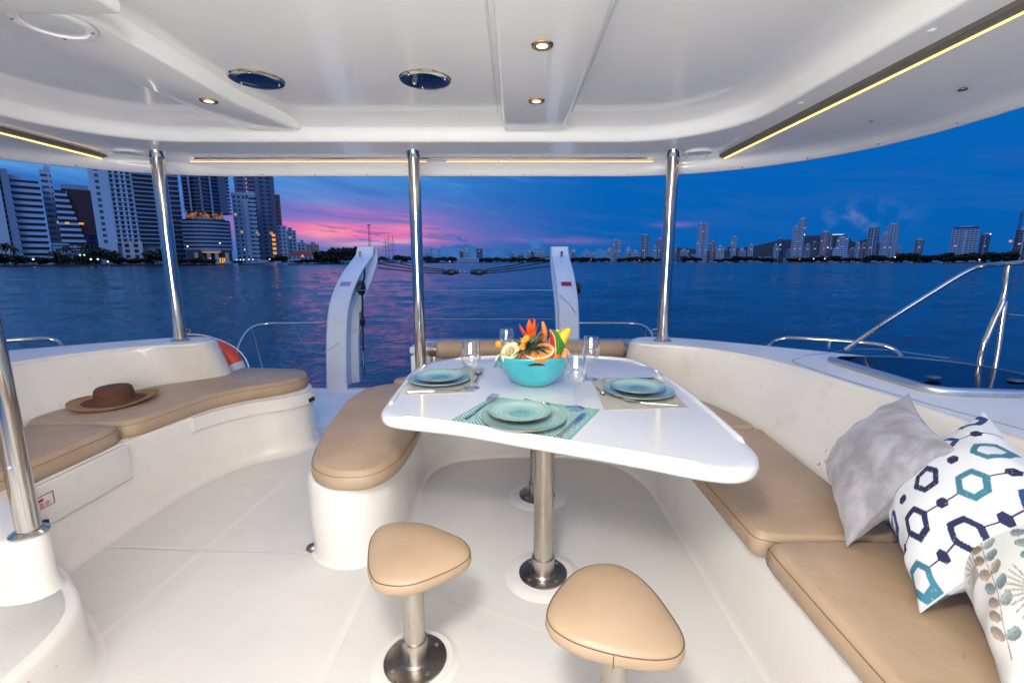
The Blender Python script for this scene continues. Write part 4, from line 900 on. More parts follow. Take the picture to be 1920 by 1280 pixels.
def floral(UV):
    X = UV[:, 0]*.185; Y = UV[:, 1]*.185; C_ = np.tile(np.array([.66, .66, .63]), (len(X), 1)); rg = random.Random(11)
    def seg(x0, y0, x1, y1, w, col):
        dx, dy = x1-x0, y1-y0; L2 = dx*dx+dy*dy; t = np.clip(((X-x0)*dx+(Y-y0)*dy)/L2, 0, 1); d = np.hypot(X-x0-t*dx, Y-y0-t*dy); k = d < w*(1-.5*t); C_[k] = col
    def ell(x, y, a_, b_, th, col):
        dx = X-x; dy = Y-y; p = dx*math.cos(th)+dy*math.sin(th); q = -dx*math.sin(th)+dy*math.cos(th); d = (p/a_)**2+(q/b_)**2
        k = d < 1; f = np.clip(.75+.35*q[k]/b_, .4, 1.2)[:, None]; C_[k] = np.clip(np.array(col)*f, 0, 1); e = (d < 1.0) & (d > .84); C_[e] = np.array(col)*.45; C_[(np.abs(q) < .0005) & k] = np.array(col)*.5
    cols = [(.24, .33, .36), (.34, .26, .18), (.40, .46, .46), (.30, .38, .39), (.45, .36, .27), (.22, .31, .35)]
    for sx, sy, th, L in ((-.15, -.15, 1.1, .22), (-.02, -.19, 1.5, .24), (.10, -.16, 1.2, .22), (-.18, .03, .7, .20), (.02, .05, 1.3, .16), (.14, .03, 1.8, .18), (-.08, .12, .2, .2)):
        ex = sx; ey = sy; a_ = th
        for k in range(9):
            nx_ = ex+math.cos(a_)*L/9; ny_ = ey+math.sin(a_)*L/9; seg(ex, ey, nx_, ny_, .0012, (.26, .16, .12)); a_ += rg.uniform(-.12, .16)
            for s_ in (-1, 1):
                if rg.random() < .8: la = a_+s_*1.0; ell(nx_+math.cos(la)*.016, ny_+math.sin(la)*.016, .013, .0085, la, rg.choice(cols))
            ex, ey = nx_, ny_
    for cx_, cy_, th in ((-.12, -.02, 2.2), (.06, -.06, .4), (-.05, -.1, 2.6), (.15, .14, 1.2), (-.16, .15, .6)):
        for k in range(9):
            la = th+(k-4)*.22; seg(cx_, cy_, cx_+math.cos(la)*.05, cy_+math.sin(la)*.05, .0022, (.34, .31, .28))
    return C_
pillow('grey crushed-velvet pillow leaning on the right backrest', (.925, 1.14, .428), (1.10, 1.07, .742), (1.33, 1.475, .765), (1.13, 1.545, .49), .085, M['velvet'], n=90, seed=1)
pillow('white pillow with blue and teal hexagon chains, between the grey and the floral one', (.915, .90, .428), (1.10, .78, .735), (1.325, 1.225, .785), (1.10, 1.24, .49), .098, M['cloth'], hexpat, 210, 2)
pillow('pale pillow with leaf and berry print, nearest the camera on the right', (.876, .68, .43), (1.14, .54, .71), (1.345, .98, .76), (1.065, 1.03, .49), .11, M['cloth'], floral, 210, 3)
for px, py in ((1535, 869), (1551, 847)):
    o = MB().ball((0, 0, 0), .006, 12, 8).obj('snap_stud', M['steel']); o.location = (*PZ(px, py, .47), .47); tag(o, 'small steel stud on the backrest, '+('lower' if py == 869 else 'upper')+' one left of the grey pillow', 'snap stud', 'snap studs')
# ------------------------------------------------------------------ davits, rigging, rails
def davit(x0, inner, label, tagm, gear=True):
    t = thing('davit', label, 'davit', (x0, 4.2, 0), 0, 'white stern davits')
    F = catmull([(4.10, 0), (4.13, .25), (4.19, .55), (4.27, .75), (4.40, .90), (4.66, 1.07), (4.95, 1.20), (5.14, 1.285), (5.17, 1.33), (5.20, 1.365)], 40, False)
    B_ = catmull([(4.52, 0), (4.54, .25), (4.58, .5), (4.68, .70), (4.88, .86), (5.10, 1.0), (5.26, 1.12), (5.36, 1.22), (5.38, 1.30), (5.38, 1.365)], 40, False)
    w = .095; vs = []; bev = .014
    # solid web on the outer half, flanges in front and behind (a channel open towards the centreline)
    s = inner
    sec = lambda f, b_: [(-w*s+bev*s, f[0], f[1]), (-w*s, f[0]+bev, f[1]), (-w*s, b_[0]-bev, b_[1]), (-w*s+bev*s, b_[0], b_[1]), (w*s-bev*s, b_[0], b_[1]), (w*s, b_[0]-bev, b_[1]), (w*s, b_[0]-.055, b_[1]), (w*s-.06*s, b_[0]-.10, b_[1]),
        (w*s-.06*s, f[0]+.10, f[1]), (w*s, f[0]+.055, f[1]), (w*s, f[0]+bev, f[1]), (w*s-bev*s, f[0], f[1])]
    K = 12; fs = []
    for f, b_ in zip(F, B_): vs += sec(f, b_)
    for i in range(39):
        for k in range(K): fs.append((i*K+k, i*K+(k+1) % K, (i+1)*K+(k+1) % K, (i+1)*K+k))
    fs += [tuple(range(K)), tuple(39*K+k for k in range(K))[::-1]]
    vs = [(x, y-4.2, z) for x, y, z in vs]
    o = mk('arm', vs, fs, M['gelw'], t, True, sharp=35)
    i = 22; f = F[i]; f2 = F[i+2]; d = Vector((0, f2[0]-f[0], f2[1]-f[1])).normalized(); nn = Vector((0, -d.z, d.y))*.003
    p = Vector((0, f[0]-4.2, f[1])); mk('sticker', [p+Vector((-.05, 0, 0))+nn, p+Vector((.05, 0, 0))+nn, p+Vector((.05, 0, 0))+nn+d*.07, p+Vector((-.05, 0, 0))+nn+d*.07], [(0, 1, 2, 3)], tagm, t, smooth=False)
    MB().tube([(0, .80, 1.25), (0, .80, 1.31)], .012, 8).obj('screw', M['steeld'], t)
    MB().lathe([(0, -.03), (.012, -.03), (.012, .0), (0, 0)], c=(.0, .985, 1.30), n=8).obj('pin', M['steeld'], t)
    xi = w*s
    if not gear: return t
    MB().tube([(xi-.02*s, .42, .94), (xi+.0*s, .42, .94)], .05, 20).obj('drum_plate', M['steel'], t)
    MB().tube([(xi, .42, .94), (xi+.012*s, .42, .94), (xi+.045*s, .42, .94), (xi+.055*s, .42, .94)], [.06, .075, .07, .045], 20).obj('sheave', M['black'], t)
    MB().tube([(xi+.01*s, .40, .60), (xi+.035*s, .40, .60)], .05, 16).obj('block', M['black'], t)
    pipe('control_line', catmull([(xi+.0*s, .62, 1.13), (xi+.02*s, .55, 1.05), (xi+.03*s, .44, .96), (xi+.03*s, .41, .80), (xi+.025*s, .40, .62), (xi+.02*s, .39, .45), (xi+.02*s, .385, .30)], 30, False), .011, M['rope'], t, 8)
    pipe('grab_bar', [(xi+.01*s, .38, .70), (xi+.01*s, .40, .05)], .012, M['steel'], t, 8)
    return t
DL, DR = -1.64, .535
davit(DL, 1, 'white curved stern davit on the left, beside the transom step', M['lavtag'])
davit(DR, -1, 'white stern davit on the right behind the fruit bowl, with a dark red sticker', M['redtag'], False)
lw = MB().tube([(DR+.10, 4.60, .94), (DR+.115, 4.60, .94), (DR+.15, 4.60, .94)], [.045, .055, .05], 20).obj('rope_drum', M['black']); tag(lw, 'black drum on the outer side of the right davit', 'rope drum')
l2 = MB().tube([(DR+.105, 4.58, .62), (DR+.13, 4.58, .62)], .045, 16).obj('rope_block', M['black']); tag(l2, 'small black block low on the outer side of the right davit', 'rope block')
# tackle between the davit heads
tk = thing('rope_tackle', 'black rope tackle with two blocks hanging between the davit heads', 'tackle', (CX+.08, 5.3, 1.13))
L0, R0 = Vector((DL+.1-CX-.08, 0, .10)), Vector((DR-.1-CX-.08, 0, .13)); bl, br_ = Vector((-.20, 0, -.05)), Vector((.12, 0, -.05))
for k in range(3):
    pipe('rope', [L0+Vector((0, 0, -.05*k)), L0*.5+bl*.5+Vector((0, 0, -.012-.03*k)), bl+Vector((-.07, 0, .028-.022*k))], .0065, M['rope'], tk, 6)
    pipe('rope', [R0+Vector((0, 0, -.055*k)), R0*.5+br_*.5+Vector((0, 0, -.012-.03*k)), br_+Vector((.07, 0, .028-.022*k))], .0065, M['rope'], tk, 6)
for c in (bl, br_): MB().ball(c, .045, 14, 8, (1.5, .5, .8)).ball(c+Vector((-.07, 0, 0)), .028, 10, 6).ball(c+Vector((.07, 0, 0)), .024, 10, 6).obj('block', M['black'], tk)
for k in range(5): MB().tube([(bl.x+.085+.028*k+.018*math.cos(t), 0 if k % 2 else .010*math.sin(t), -.05+(.010*math.sin(t) if k % 2 else 0)) for t in np.linspace(0, 6.283, 14, endpoint=False)], .0035, 6, closed=True).obj('chain_link', M['steeld'], tk)
def guard(name, label, pts, r=.0035, m=None, cat='wire', sm=0, gp='stern guard wires'):
    o = pipe(name, pts, r, m or M['wire'], None, 8, sm); centred(o); return tag(o, label, cat, gp)
guard('guard_wire', 'upper stern guard wire between the davits', [(DL+.1, 4.55, .92), (DR-.1, 4.55, .92)])
guard('guard_wire', 'middle stern guard wire between the davits', [(DL+.1, 4.56, .63), (DR-.1, 4.56, .63)])
guard('guard_wire', 'lowest stern guard wire, ending at the white locker', [(DL+.1, 4.56, .34), (-.3, 4.56, .34)])
guard('loose_cord', 'thin loose cord hanging across the left davit', [(DL+.1, 4.50, .55), (DL+.0, 4.08, .43), (DL-.1, 4.05, .38), (DL-.3, 4.2, .43), (DL-.52, 4.4, .62)], .0025, None, 'cord', 40, 'loose cords')
guard('loose_cord', 'thin loose cord crossing the face of the right davit', [(DR-.1, 4.5, .91), (DR+.0, 4.12, .80), (DR+.11, 4.4, .66)], .003, None, 'cord', 24, 'loose cords')
# stern pushpit hoops
def hoop(s, label):
    f = (lambda p: p) if s > 0 else mx
    t = thing('stern_rail', label, 'rail', f((1.3, 4.1, 0)), 0, 'stern rails')
    A = lambda *pts: [Vector(f(p))-Vector(t.location) for p in pts]
    pipe('top_rail', [tuple(v) for v in A((.64, 4.35, .615), (1.0, 4.33, .617), (1.18, 4.30, .615), (1.26, 4.20, .59), (1.29, 4.08, .50), (1.30, 3.98, .35), (1.31, 3.9, .05))], .0125, M['steel'], t, 12, 50)
    pipe('brace', [tuple(v) for v in A((1.26, 4.21, .57), (1.20, 4.28, .0))], .011, M['steel'], t, 10)
hoop(1, 'bent steel stern rail right of the right davit'); hoop(-1, 'bent steel stern rail left of the left davit')
# right-hand deck gear
def H(px, py, z): return (*PZ(px, py, z), z)
hr = thing('handrail', 'low curved steel handrail on the right side deck', 'handrail', H(1560, 665, .7))
pts = [Vector(p)-hr.location for p in (H(1442, 648, .70), H(1452, 640, .715), H(1470, 634.5, .735), H(1500, 634.5, .745), H(1560, 638, .75), H(1620, 643, .75), H(1660, 649, .745), H(1680, 658, .725), H(1692, 671, .70))]
pipe('rail', [tuple(p) for p in pts], .0125, M['steel'], hr, 12, 60)
q = H(1556, 638, .75); MB().tube([Vector((q[0], q[1], .745))-hr.location, Vector((q[0], q[1], .70))-hr.location], .011, 12).obj('post', M['steel'], hr)
h2 = thing('handrail', 'small curved steel handrail on the left side deck', 'handrail', mx((1.9, 2.1, .7)))
pts = [Vector(p)-h2.location for p in (H(116, 648, .70), H(108, 640, .72), H(90, 635, .74), H(50, 636, .75), H(-40, 642, .75), H(-140, 655, .70))]
pipe('rail', [tuple(p) for p in pts], .0125, M['steel'], h2, 12, 50)
h3 = guard('lifeline_brace', 'thin steel brace sloping down behind the left handrail', [(-3.05, 2.25, .70), (-3.5, 2.7, 1.02)], .011, M['steel'], 'brace', 0, 'side deck rails')
# side gate rail at the far right
sg = thing('side_rail', 'tall bent steel side rail with stanchion at the right edge', 'rail', (2.2, 1.9, .7))
def at_xy(px, py, Y): x, y, w = ray(px, py); t = Y/y; return (x*t, Y, CH+w*t)
rp = [at_xy(1585, 655, 2.32), at_xy(1640, 617, 2.30), at_xy(1740, 553, 2.28), at_xy(1820, 506, 2.26), at_xy(1845, 498, 2.24), at_xy(1880, 495, 2.15), at_xy(1960, 489, 2.0), at_xy(2100, 480, 1.8)]
pipe('top_rail', [tuple(Vector(p)-sg.location) for p in rp], .0105, M['steel'], sg, 14, 60)
Ys = 2.08
pipe('stanchion', [tuple(Vector(at_xy(*p))-sg.location) for p in ((1891, 498, Ys), (1881, 560, Ys), (1863, 600, Ys-.02), (1845, 645, Ys-.04), (1838, 672, Ys-.04), (1836, 700, Ys-.05))], .0125, M['steel'], sg, 12, 30)
pipe('stanchion', [tuple(Vector(at_xy(*p))-sg.location) for p in ((1884, 565, Ys), (1874, 640, Ys-.03), (1862, 712, Ys-.05))], .0115, M['steel'], sg, 12)
pipe('guard_line', [tuple(Vector(at_xy(*p))-sg.location) for p in ((1884, 590, Ys), (1960, 593, 1.9), (2080, 600, 1.7))], .004, M['wire'], sg, 8)
# hatch: dark acrylic leaf in an aluminium frame, standing slightly open
hp = PL([(1558, 672), (1600, 685), (1650, 700), (1700, 715), (1738, 726), (1775, 731), (1850, 734), (1920, 736), (2050, 740)], .72)
far = PL([(1575, 671.5), (1700, 674), (1790, 683), (1860, 694), (1920, 706), (2050, 733)], .735)
hatch = thing('deck_hatch', 'dark blue tinted deck hatch in a grey metal frame on the right side deck', 'hatch', (*hp[2], .7))
near3 = catmull([(*p, .718) for p in hp], 60, False); far3 = catmull([(*p, .745) for p in far], 60, False)
o = MB(); vs = [Vector(p)-hatch.location for p in near3]+[Vector(p)-hatch.location for p in far3]; lo = [v-Vector((0, 0, .012)) for v in vs]
o.add(vs+lo, [(i, i+1, 61+i, 60+i) for i in range(59)]+[(120+i, 180+i, 181+i, 121+i) for i in range(59)]+[(i, 120+i, 121+i, i+1) for i in range(59)]+[(60+i, 61+i, 181+i, 180+i) for i in range(59)]+[(0, 60, 180, 120)]); o.obj('leaf', M['hatchglass'], hatch, sharp=30)
fr_ = near3
MB().tube([Vector(p)-hatch.location-Vector((0, 0, .004)) for p in fr_], .018, 12).obj('frame', M['alum'], hatch)
pipe('rim', [tuple(Vector(p)-hatch.location+Vector((0, 0, .001))) for p in far3], .0015, M['alum'], hatch, 6)
for px, py in ((1750, 708), (1905, 714)):
    q = Vector((*PZ(px, py, .735), .737))-hatch.location; k_ = MB().ball((0, 0, 0), .03, 16, 8, (1, .75, .28)).obj('knob', M['steeld'], hatch); k_.location = q
# lifebuoy behind the left bench
lbx = thing('lifebuoy', 'orange lifebuoy with a pale reflective band hung behind the left bench', 'lifebuoy', (-2.345, 3.30, .325)); lbx.rotation_euler = (R(80), 0, R(14))
def torus_arc(a0, a1, Rm, r, n=40, fl=.7, closed=False):
    return [(Rm*math.cos(a_), Rm*math.sin(a_), 0) for a_ in np.linspace(a0, a1, n, endpoint=not closed)]
MB().tube(torus_arc(0, 2*math.pi, .27, .07, 60, closed=True), .062, 18, closed=True).obj('ring', M['orange'], lbx)
for k in range(4): MB().tube(torus_arc(R(12+90*k), R(24+90*k), .27, .07, 8), .0635, 18).obj('reflective_band', M['reflect'], lbx)
pipe('grab_rope', [(.345*math.cos(a_)*(1+.03*math.sin(4*a_)), .345*math.sin(a_)*(1+.03*math.sin(4*a_)), 0) for a_ in np.linspace(0, 6.28, 60)], .005, M['white'], lbx, 6)
# ------------------------------------------------------------------ the far shore
T, b = nt(M['amberpanel']); T.l.new(T.m('MULTIPLY', T.ss(T.noise(objco(T), .35, 4, .6), .38, .66), .42), b.inputs['Emission Strength'])
def polar(px, D, py=490): a_, s = PAZ(px, py); return Vector((D*math.sin(a_), D*math.cos(a_), 0)), a_
def leanx(px, py): return px+(960-px)*(490-py)/(5500-py)      # foot of a vertical edge seen at px,py
def facade(name, wall, win, fx=.55, fz=.5, lit=.02, litc=(1, .62, .25), lits=.45, rough=.6, tint2=None):
    m = mat(name, wall, rough); T, b = nt(m); uv = T.node('ShaderNodeUVMap').outputs[0]; s3 = T.node('ShaderNodeSeparateXYZ', {0: uv})
    u, v = s3.outputs[0], s3.outputs[1]; fu = T.m('FRACT', u); fv = T.m('FRACT', v)
    inw = T.m('MULTIPLY', T.m('LESS_THAN', T.m('ABSOLUTE', T.m('SUBTRACT', fu, .5)), fx/2), T.m('LESS_THAN', T.m('ABSOLUTE', T.m('SUBTRACT', fv, .5)), fz/2))
    cell = T.xyz(T.m('FLOOR', u), T.m('FLOOR', v), 0.0); wn = T.node('ShaderNodeTexWhiteNoise', {'Vector': cell}).outputs[0]
    wc = T.mix(wn, tuple(c*.5 for c in win), tuple(min(1, c*1.8) for c in win))
    wl = T.mix(T.noise(T.node('ShaderNodeTexCoord').outputs['Object'], .08, 4, .6), tuple(c*.8 for c in wall), tuple(min(1, c*1.12) for c in wall))
    T.l.new(T.mix(inw, wl, wc), b.inputs['Base Color']); T.l.new(T.m('SUBTRACT', rough, T.m('MULTIPLY', inw, rough-.15)), b.inputs['Roughness'])
    if lit:
        e = T.m('MULTIPLY', inw, T.m('GREATER_THAN', wn, 1-lit)); b.inputs['Emission Color'].default_value = (*litc, 1); T.l.new(T.m('MULTIPLY', e, lits), b.inputs['Emission Strength'])
    return m
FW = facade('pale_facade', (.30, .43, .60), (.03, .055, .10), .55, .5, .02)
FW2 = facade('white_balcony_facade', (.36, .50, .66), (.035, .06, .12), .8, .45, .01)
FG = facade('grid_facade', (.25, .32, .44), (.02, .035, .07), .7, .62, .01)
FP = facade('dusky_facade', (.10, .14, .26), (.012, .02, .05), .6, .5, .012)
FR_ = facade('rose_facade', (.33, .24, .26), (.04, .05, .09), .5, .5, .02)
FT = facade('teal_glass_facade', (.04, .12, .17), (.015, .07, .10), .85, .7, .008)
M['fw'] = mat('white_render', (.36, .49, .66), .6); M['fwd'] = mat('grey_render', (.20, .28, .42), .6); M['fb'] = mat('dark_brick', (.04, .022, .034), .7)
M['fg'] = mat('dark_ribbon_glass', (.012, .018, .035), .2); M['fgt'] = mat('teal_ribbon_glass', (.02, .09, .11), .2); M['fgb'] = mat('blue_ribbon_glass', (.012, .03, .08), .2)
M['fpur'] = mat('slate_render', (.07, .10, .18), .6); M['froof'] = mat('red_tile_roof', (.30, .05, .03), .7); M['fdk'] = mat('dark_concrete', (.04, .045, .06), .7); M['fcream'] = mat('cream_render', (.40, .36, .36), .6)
def bboxuv(name, x0, x1, y0, y1, z0, z1, m, parent, bay=4., flo=3.1):
    mb = MB().box(x0, x1, y0, y1, z0, z1)
    return mk(name, mb.v, mb.f, m, parent, False, uv=lambda c, n: (((c.x if abs(n.y) > .5 else c.y)-x0)/bay, (c.z-z0)/flo))
GZ = -.4
def place(px0, px1, py, D, rot=.6):
    a0, _ = PAZ(px0, 490); a1, _ = PAZ(px1, 490); am = (a0+a1)/2; W_ = D*(math.tan(a1-am)-math.tan(a0-am)); _, s = PAZ((px0+px1)/2, py)
    p = Vector((D*math.sin(am), D*math.cos(am), GZ)); return p, -am*1.0, W_, CH-GZ+D*s
def box(mb_, name, m, t): return mb_.obj(name, m, t, smooth=False)
def floors(t, x0, x1, y0, z0, z1, nf, wallm, glm, par=.42, out=1.4, slope=None, y1=None, bays=0):
    fh = (z1-z0)/nf; y1 = y1 if y1 is not None else y0+14
    for k in range(nf):
        za = z0+k*fh; e = slope(k/nf) if slope else 0; X1 = x1-e
        MB().box(x0+.35, X1-.35, y0+.15, y1-.3, za+fh*par, za+fh*.99).obj('window_band', glm, t, smooth=False)
        MB().box(x0, X1, y0-out, y1, za, za+fh*par).obj('balcony', wallm, t, smooth=False)
    return fh
LG = 'waterfront towers on the left shore'
def T_(name, label, px0, px1, py, D, gp=LG, cat='building'):
    p, rz, W_, H_ = place(px0, px1, py, D); return thing(name, label, cat, p, rz, gp), W_/2, H_
def lx(px, py): return leanx(px, py)
# 1 leftmost dark brown with pale fin
t, w, h = T_('apartment_tower', 'dark brown tower with a pale vertical fin at the left edge of the picture', -30, lx(17, 330), 305, 345)
MB().box(-w, w-3, 1, 16, 0, h).obj('wall', M['fb'], t, smooth=False); MB().box(w-3, w-.4, -1, 16, 0, h-3).obj('fin', M['fwd'], t, smooth=False)
MB().box(-w, -w+10, -2.2, 1, 0, h+2).obj('stair_wall', M['fw'], t, smooth=False)
for k in range(18): MB().box(-w+10.2, w-3.2, -.4, 1, 3+k*h/18.5, 4+k*h/18.5).obj('balcony', M['fcream'], t, smooth=False)
# 2 banded white
t, w, h = T_('apartment_tower', 'white tower with thick horizontal balcony bands, second from the left edge', 44, 99, 340, 350)
nf = 14; floors(t, -w, w, 0, 0, h, nf, M['fw'], M['fg'], .52, 1.5); MB().box(-w, w-6, 2, 12, h, h+2.6).obj('penthouse', M['fw'], t, smooth=False)
MB().box(-w-4, -w-.2, -1, 14, 0, h-2).obj('side_wall', M['fg'], t, smooth=False); MB().box(-w-6, -w-4.1, -1.5, 14, 0, h-1).obj('fin', M['fpur'], t, smooth=False)
# 3 slender + terraced
t, w, h = T_('apartment_tower', 'slender white tower block with small windows, left of the terraced brick building', 101, 122, 322, 365)
bboxuv('wall', -w, w, 0, 12, 0, h, FW2, t, 3.5, 3.1); MB().box(-w+2, w, 1, 10, h, h+2.5).obj('roof_box', M['fw'], t, smooth=False); MB().tube([(1, 5, h+2), (1, 5, h+11)], .15, 5).obj('antenna', M['fdk'], t)
for k in range(12): MB().box(w, w+1.5+(11-k)*.9, -.5, 10, k*3.0, k*3.0+2.9).obj('terrace', M['fw'] if k % 1 == 0 else M['fg'], t, smooth=False)
t, w, h = T_('terraced_building', 'stepped building with white terraces and a brick crown beside the slender tower', 122, 176, 355, 352)
MB().box(-w+5, -w+22, 2, 14, h*.40, h).obj('brick_crown', M['fb'], t, smooth=False); MB().box(-w+3, -w+14, 3, 13, h, h+2.5).obj('roof', M['fwd'], t, smooth=False)
floors(t, -w, w, 0, 0, h*.97, 13, M['fw'], M['fg'], .42, 1.2, slope=lambda f: 2*w*.62*f**1.1)
MB().box(-w+2.5, -w+4.2, -1.6, -1.2, h*.5+1.4, h*.5+2.4).box(-w+8, -w+10, -1.6, -1.2, h*.5+1.4, h*.5+2.4).obj('lit_window', M['pt_amber'], t, smooth=False)
# 4 behind
t, w, h = T_('office_block', 'pale low block with a blue glass front behind the terraced building', 160, 196, 357, 420)
bboxuv('wall', -w, w, 0, 14, h*.55, h, FG, t, 4, 3.1); bboxuv('blue_front', -w-1, w+2, -1, 14, 0, h*.62, facade('blue_glass_facade', (.012, .03, .16), (.008, .02, .10), .8, .6, 0), t, 4, 3.1)
# 5 large tower with white podium
t, w, h = T_('apartment_tower', 'broad white and teal tower above a white gridded podium, left of the left pole', lx(163, 316), 303, 296, 345)
xl = -w; MB().box(xl, xl+8, 0, 16, 0, h).obj('side_wall', M['fw'], t, smooth=False)
for k in range(20): MB().box(xl+2.4, xl+4, -.15, .1, 12+k*3.2, 13.6+k*3.2).obj('window', M['fgt'], t, smooth=False)
nf = 19; fh = (h-12)/nf
MB().box(xl+8, w+.5, 2, 16, 0, 12.2).obj('base_wall', M['fwd'], t, smooth=False); MB().box(xl+8, w-9, 1.6, 16, 12, h).obj('glazing', M['fgt'], t, smooth=False)
for k in range(nf+1): MB().box(xl+8, w-9, -.2, 2, 12+k*fh, 12+k*fh+.5).obj('slab', M['fw'], t, smooth=False)
for x_ in (.0, .24, .5, .72, 1.0): xx = xl+8+(2*w-17)*x_; MB().box(xx-.5, xx+.5, .2, 2.2, 12, h).obj('column', M['fw'], t, smooth=False)
for k in range(nf):
    for j in range(7):
        xx = xl+8.6+j*(2*w-18)/7
        if rnd() < .8: MB().box(xx, xx+(2*w-18)/7-.7, 1.3, 1.55, 12.6+k*fh, 12+fh*.95+k*fh).obj('window', random.choice([M['fg'], M['fgt'], M['fgb'], M['fwd']]) if not (k == 4 and j == 6) else M['pt_amber'], t, smooth=False)
floors(t, w-9, w+1, .6, 12, h-4, 18, M['fwd'], M['fg'], .3, 1.8)
bboxuv('podium', xl+10, w-8, -6, 1, 0, 13, facade('podium_facade', (.46, .47, .56), (.03, .02, .04), .5, .66, 0), t, 4, 3.0)
# 6 teal
t, w, h = T_('glass_tower', 'narrow teal glass tower just right of the left pole', 318, 352, 296, 400)
bboxuv('wall', -w, w-7, 0, 14, 0, h, FT, t, 3.4, 3.2); floors(t, w-7, w, 1, 0, h, 22, M['fwd'], M['fgb'], .3, 1.2)
# 7 big round-fronted tower
t, w, h = T_('luxury_tower', 'large curved glass tower with one amber-lit floor and a banded podium', 352, 443, 296, 360)
podh = h*.42; nf = 15; z0 = h*.49
def bow(x0, x1, d, z0, z1, y1=16, n=14): 
    P_ = [(x0+(x1-x0)*i/n, -d*math.sin(math.pi*i/n)) for i in range(n+1)]+[(x1, y1), (x0, y1)]; m_ = len(P_)
    return MB().add([(x, y, z0) for x, y in P_]+[(x, y, z1) for x, y in P_], [tuple(range(m_))[::-1], tuple(range(m_, 2*m_))]+[(i, (i+1) % m_, m_+(i+1) % m_, m_+i) for i in range(m_)])
bow(-w+3, w-5, 3.4, z0, h).obj('glazing', M['fgb'], t, smooth=False); fh = (h-z0)/nf
for k in range(nf): bow(-w+1.5, w-4, 4.6, z0+k*fh, z0+k*fh+.75).obj('slab', M['fpur'], t, smooth=False)
for x_ in (.2, .42, .62): xx = -w+2*w*x_; MB().box(xx-.5, xx+.5, -4.4, -2, z0, h).obj('fin', M['fwd'], t, smooth=False)
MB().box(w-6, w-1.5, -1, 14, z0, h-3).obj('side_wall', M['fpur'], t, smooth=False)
for k in range(nf*1): MB().box(w-1.5, w+.3, 0, 10, z0+k*fh, z0+k*fh+.8).obj('balcony', M['fwd'], t, smooth=False)
bow(-w+2.5, w-6, 3.0, podh+.8, z0-.6).obj('lit_floor', M['amberpanel'], t, smooth=False); bow(-w+1.5, w-4, 4.8, podh, podh+.9).obj('slab', M['fwd'], t, smooth=False)
for x_ in (-.82, -.45, -.1, .25, .6): MB().box(w*x_-.4, w*x_+.4, -5, -1, podh+.8, z0).obj('column', M['fcream'], t, smooth=False)
for k in range(8):
    za = 9+k*(podh-9)/8; bow(-w-1, w-1, 5.5, za, za+1.3).obj('band', M['fwd'], t, smooth=False); bow(-w-.5, w-1.5, 5.0, za+1.3, za+(podh-9)/8).obj('window_band', M['fg'], t, smooth=False)
MB().box(-w+8, w-8, -8, -5, 7.2, 8.8).obj('entrance_canopy', M['fcream'], t, smooth=False); MB().box(-w+9, w-9, -8.15, -8.02, 7.15, 7.5).obj('canopy_light', M['pt_amber'], t, smooth=False)
for x_ in (-.62, -.12, .2, .62): MB().box(w*x_-1, w*x_+1, -7.6, -5.4, 0, 7.2).obj('column', M['fcream'], t, smooth=False)
MB().box(-w, w-2, -4.5, 8, 0, 9).obj('lobby', M['fdk'], t, smooth=False)
for x_ in (.32, .42, .5): MB().box(w*x_-.4, w*x_+.4, -4.8, -4.55, .6, 4).obj('lit_door', M['pt_amber'], t, smooth=False)
# 8, 9, 10
t, w, h = T_('apartment_tower', 'dark slate tower rising out of view behind the white hotel', lx(437, 330), lx(498, 330)+4, 300, 430)
bboxuv('wall', -w, -w+17, 0, 16, 0, h+6, FP, t, 8, 3.1); bboxuv('right_wing', -w+17, w, 2, 18, 0, h-1, FP, t, 4, 3.3)
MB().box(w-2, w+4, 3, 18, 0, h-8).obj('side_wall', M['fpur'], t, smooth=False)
for k in range(9): MB().box(-w+8, -w+8.7, -.3, .0, 46+k*3.2, 47+k*3.2).obj('lit_window', M['pt_amber'], t, smooth=False)
for k in range(6): MB().box(w-1, w+1.6, 1.6, 1.95, 4+k*3.6, 6+k*3.6).obj('lit_window', M['pt_amber'], t, smooth=False)
t, w, h = T_('hotel_tower', 'white hotel tower with rows of small balconies in front of the dark slate tower', 446, 492, 364, 400)
bboxuv('wall', -w, -w+9, 0, 14, 0, h, FW, t, 3, 3.1); bboxuv('balcony_front', -w+9, w-1, 1, 14, 0, h-4, FW2, t, 4, 3.1); MB().box(-w+7, -w+10, -.6, 6, 0, h-5).obj('fin', M['fw'], t, smooth=False); MB().box(-w-.4, w-.6, -.4, 14, h-1, h+.6).obj('parapet', M['fw'], t, smooth=False)
for k in range(16): MB().box(-w+10.4, w-1.2, -.2, 1, 5+k*3.1, 6+k*3.1).obj('balcony', M['fw'], t, smooth=False)
t, w, h = T_('apartment_tower', 'tower with a brown top and pale lower floors, right of the dark slate tower', 512, 535, 365, 440)
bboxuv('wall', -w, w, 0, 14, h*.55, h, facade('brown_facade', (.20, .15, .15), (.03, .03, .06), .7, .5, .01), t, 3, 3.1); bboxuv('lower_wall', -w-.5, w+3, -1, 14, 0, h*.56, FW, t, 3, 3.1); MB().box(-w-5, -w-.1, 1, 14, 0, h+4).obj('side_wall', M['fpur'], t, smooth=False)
for (a_, c_, y_, D, F_, lab) in ((536, 559, 432, 470, FW, 'pale mid-rise block with a roof box, right of the brown-topped tower'), (560, 577, 455, 500, FW, 'low pale block stepping down towards the marina'), (577, 600, 458, 540, FR_, 'low pinkish block at the end of the left skyline')):
    t, w, h = T_('apartment_block', lab, a_, c_, y_, D); bboxuv('wall', -w, w, 0, 14, 0, h, F_, t, 3.4, 3.1); MB().box(-w*.3, w*.4, 2, 9, h, h+2.6).obj('roof_box', M['fwd'], t, smooth=False)
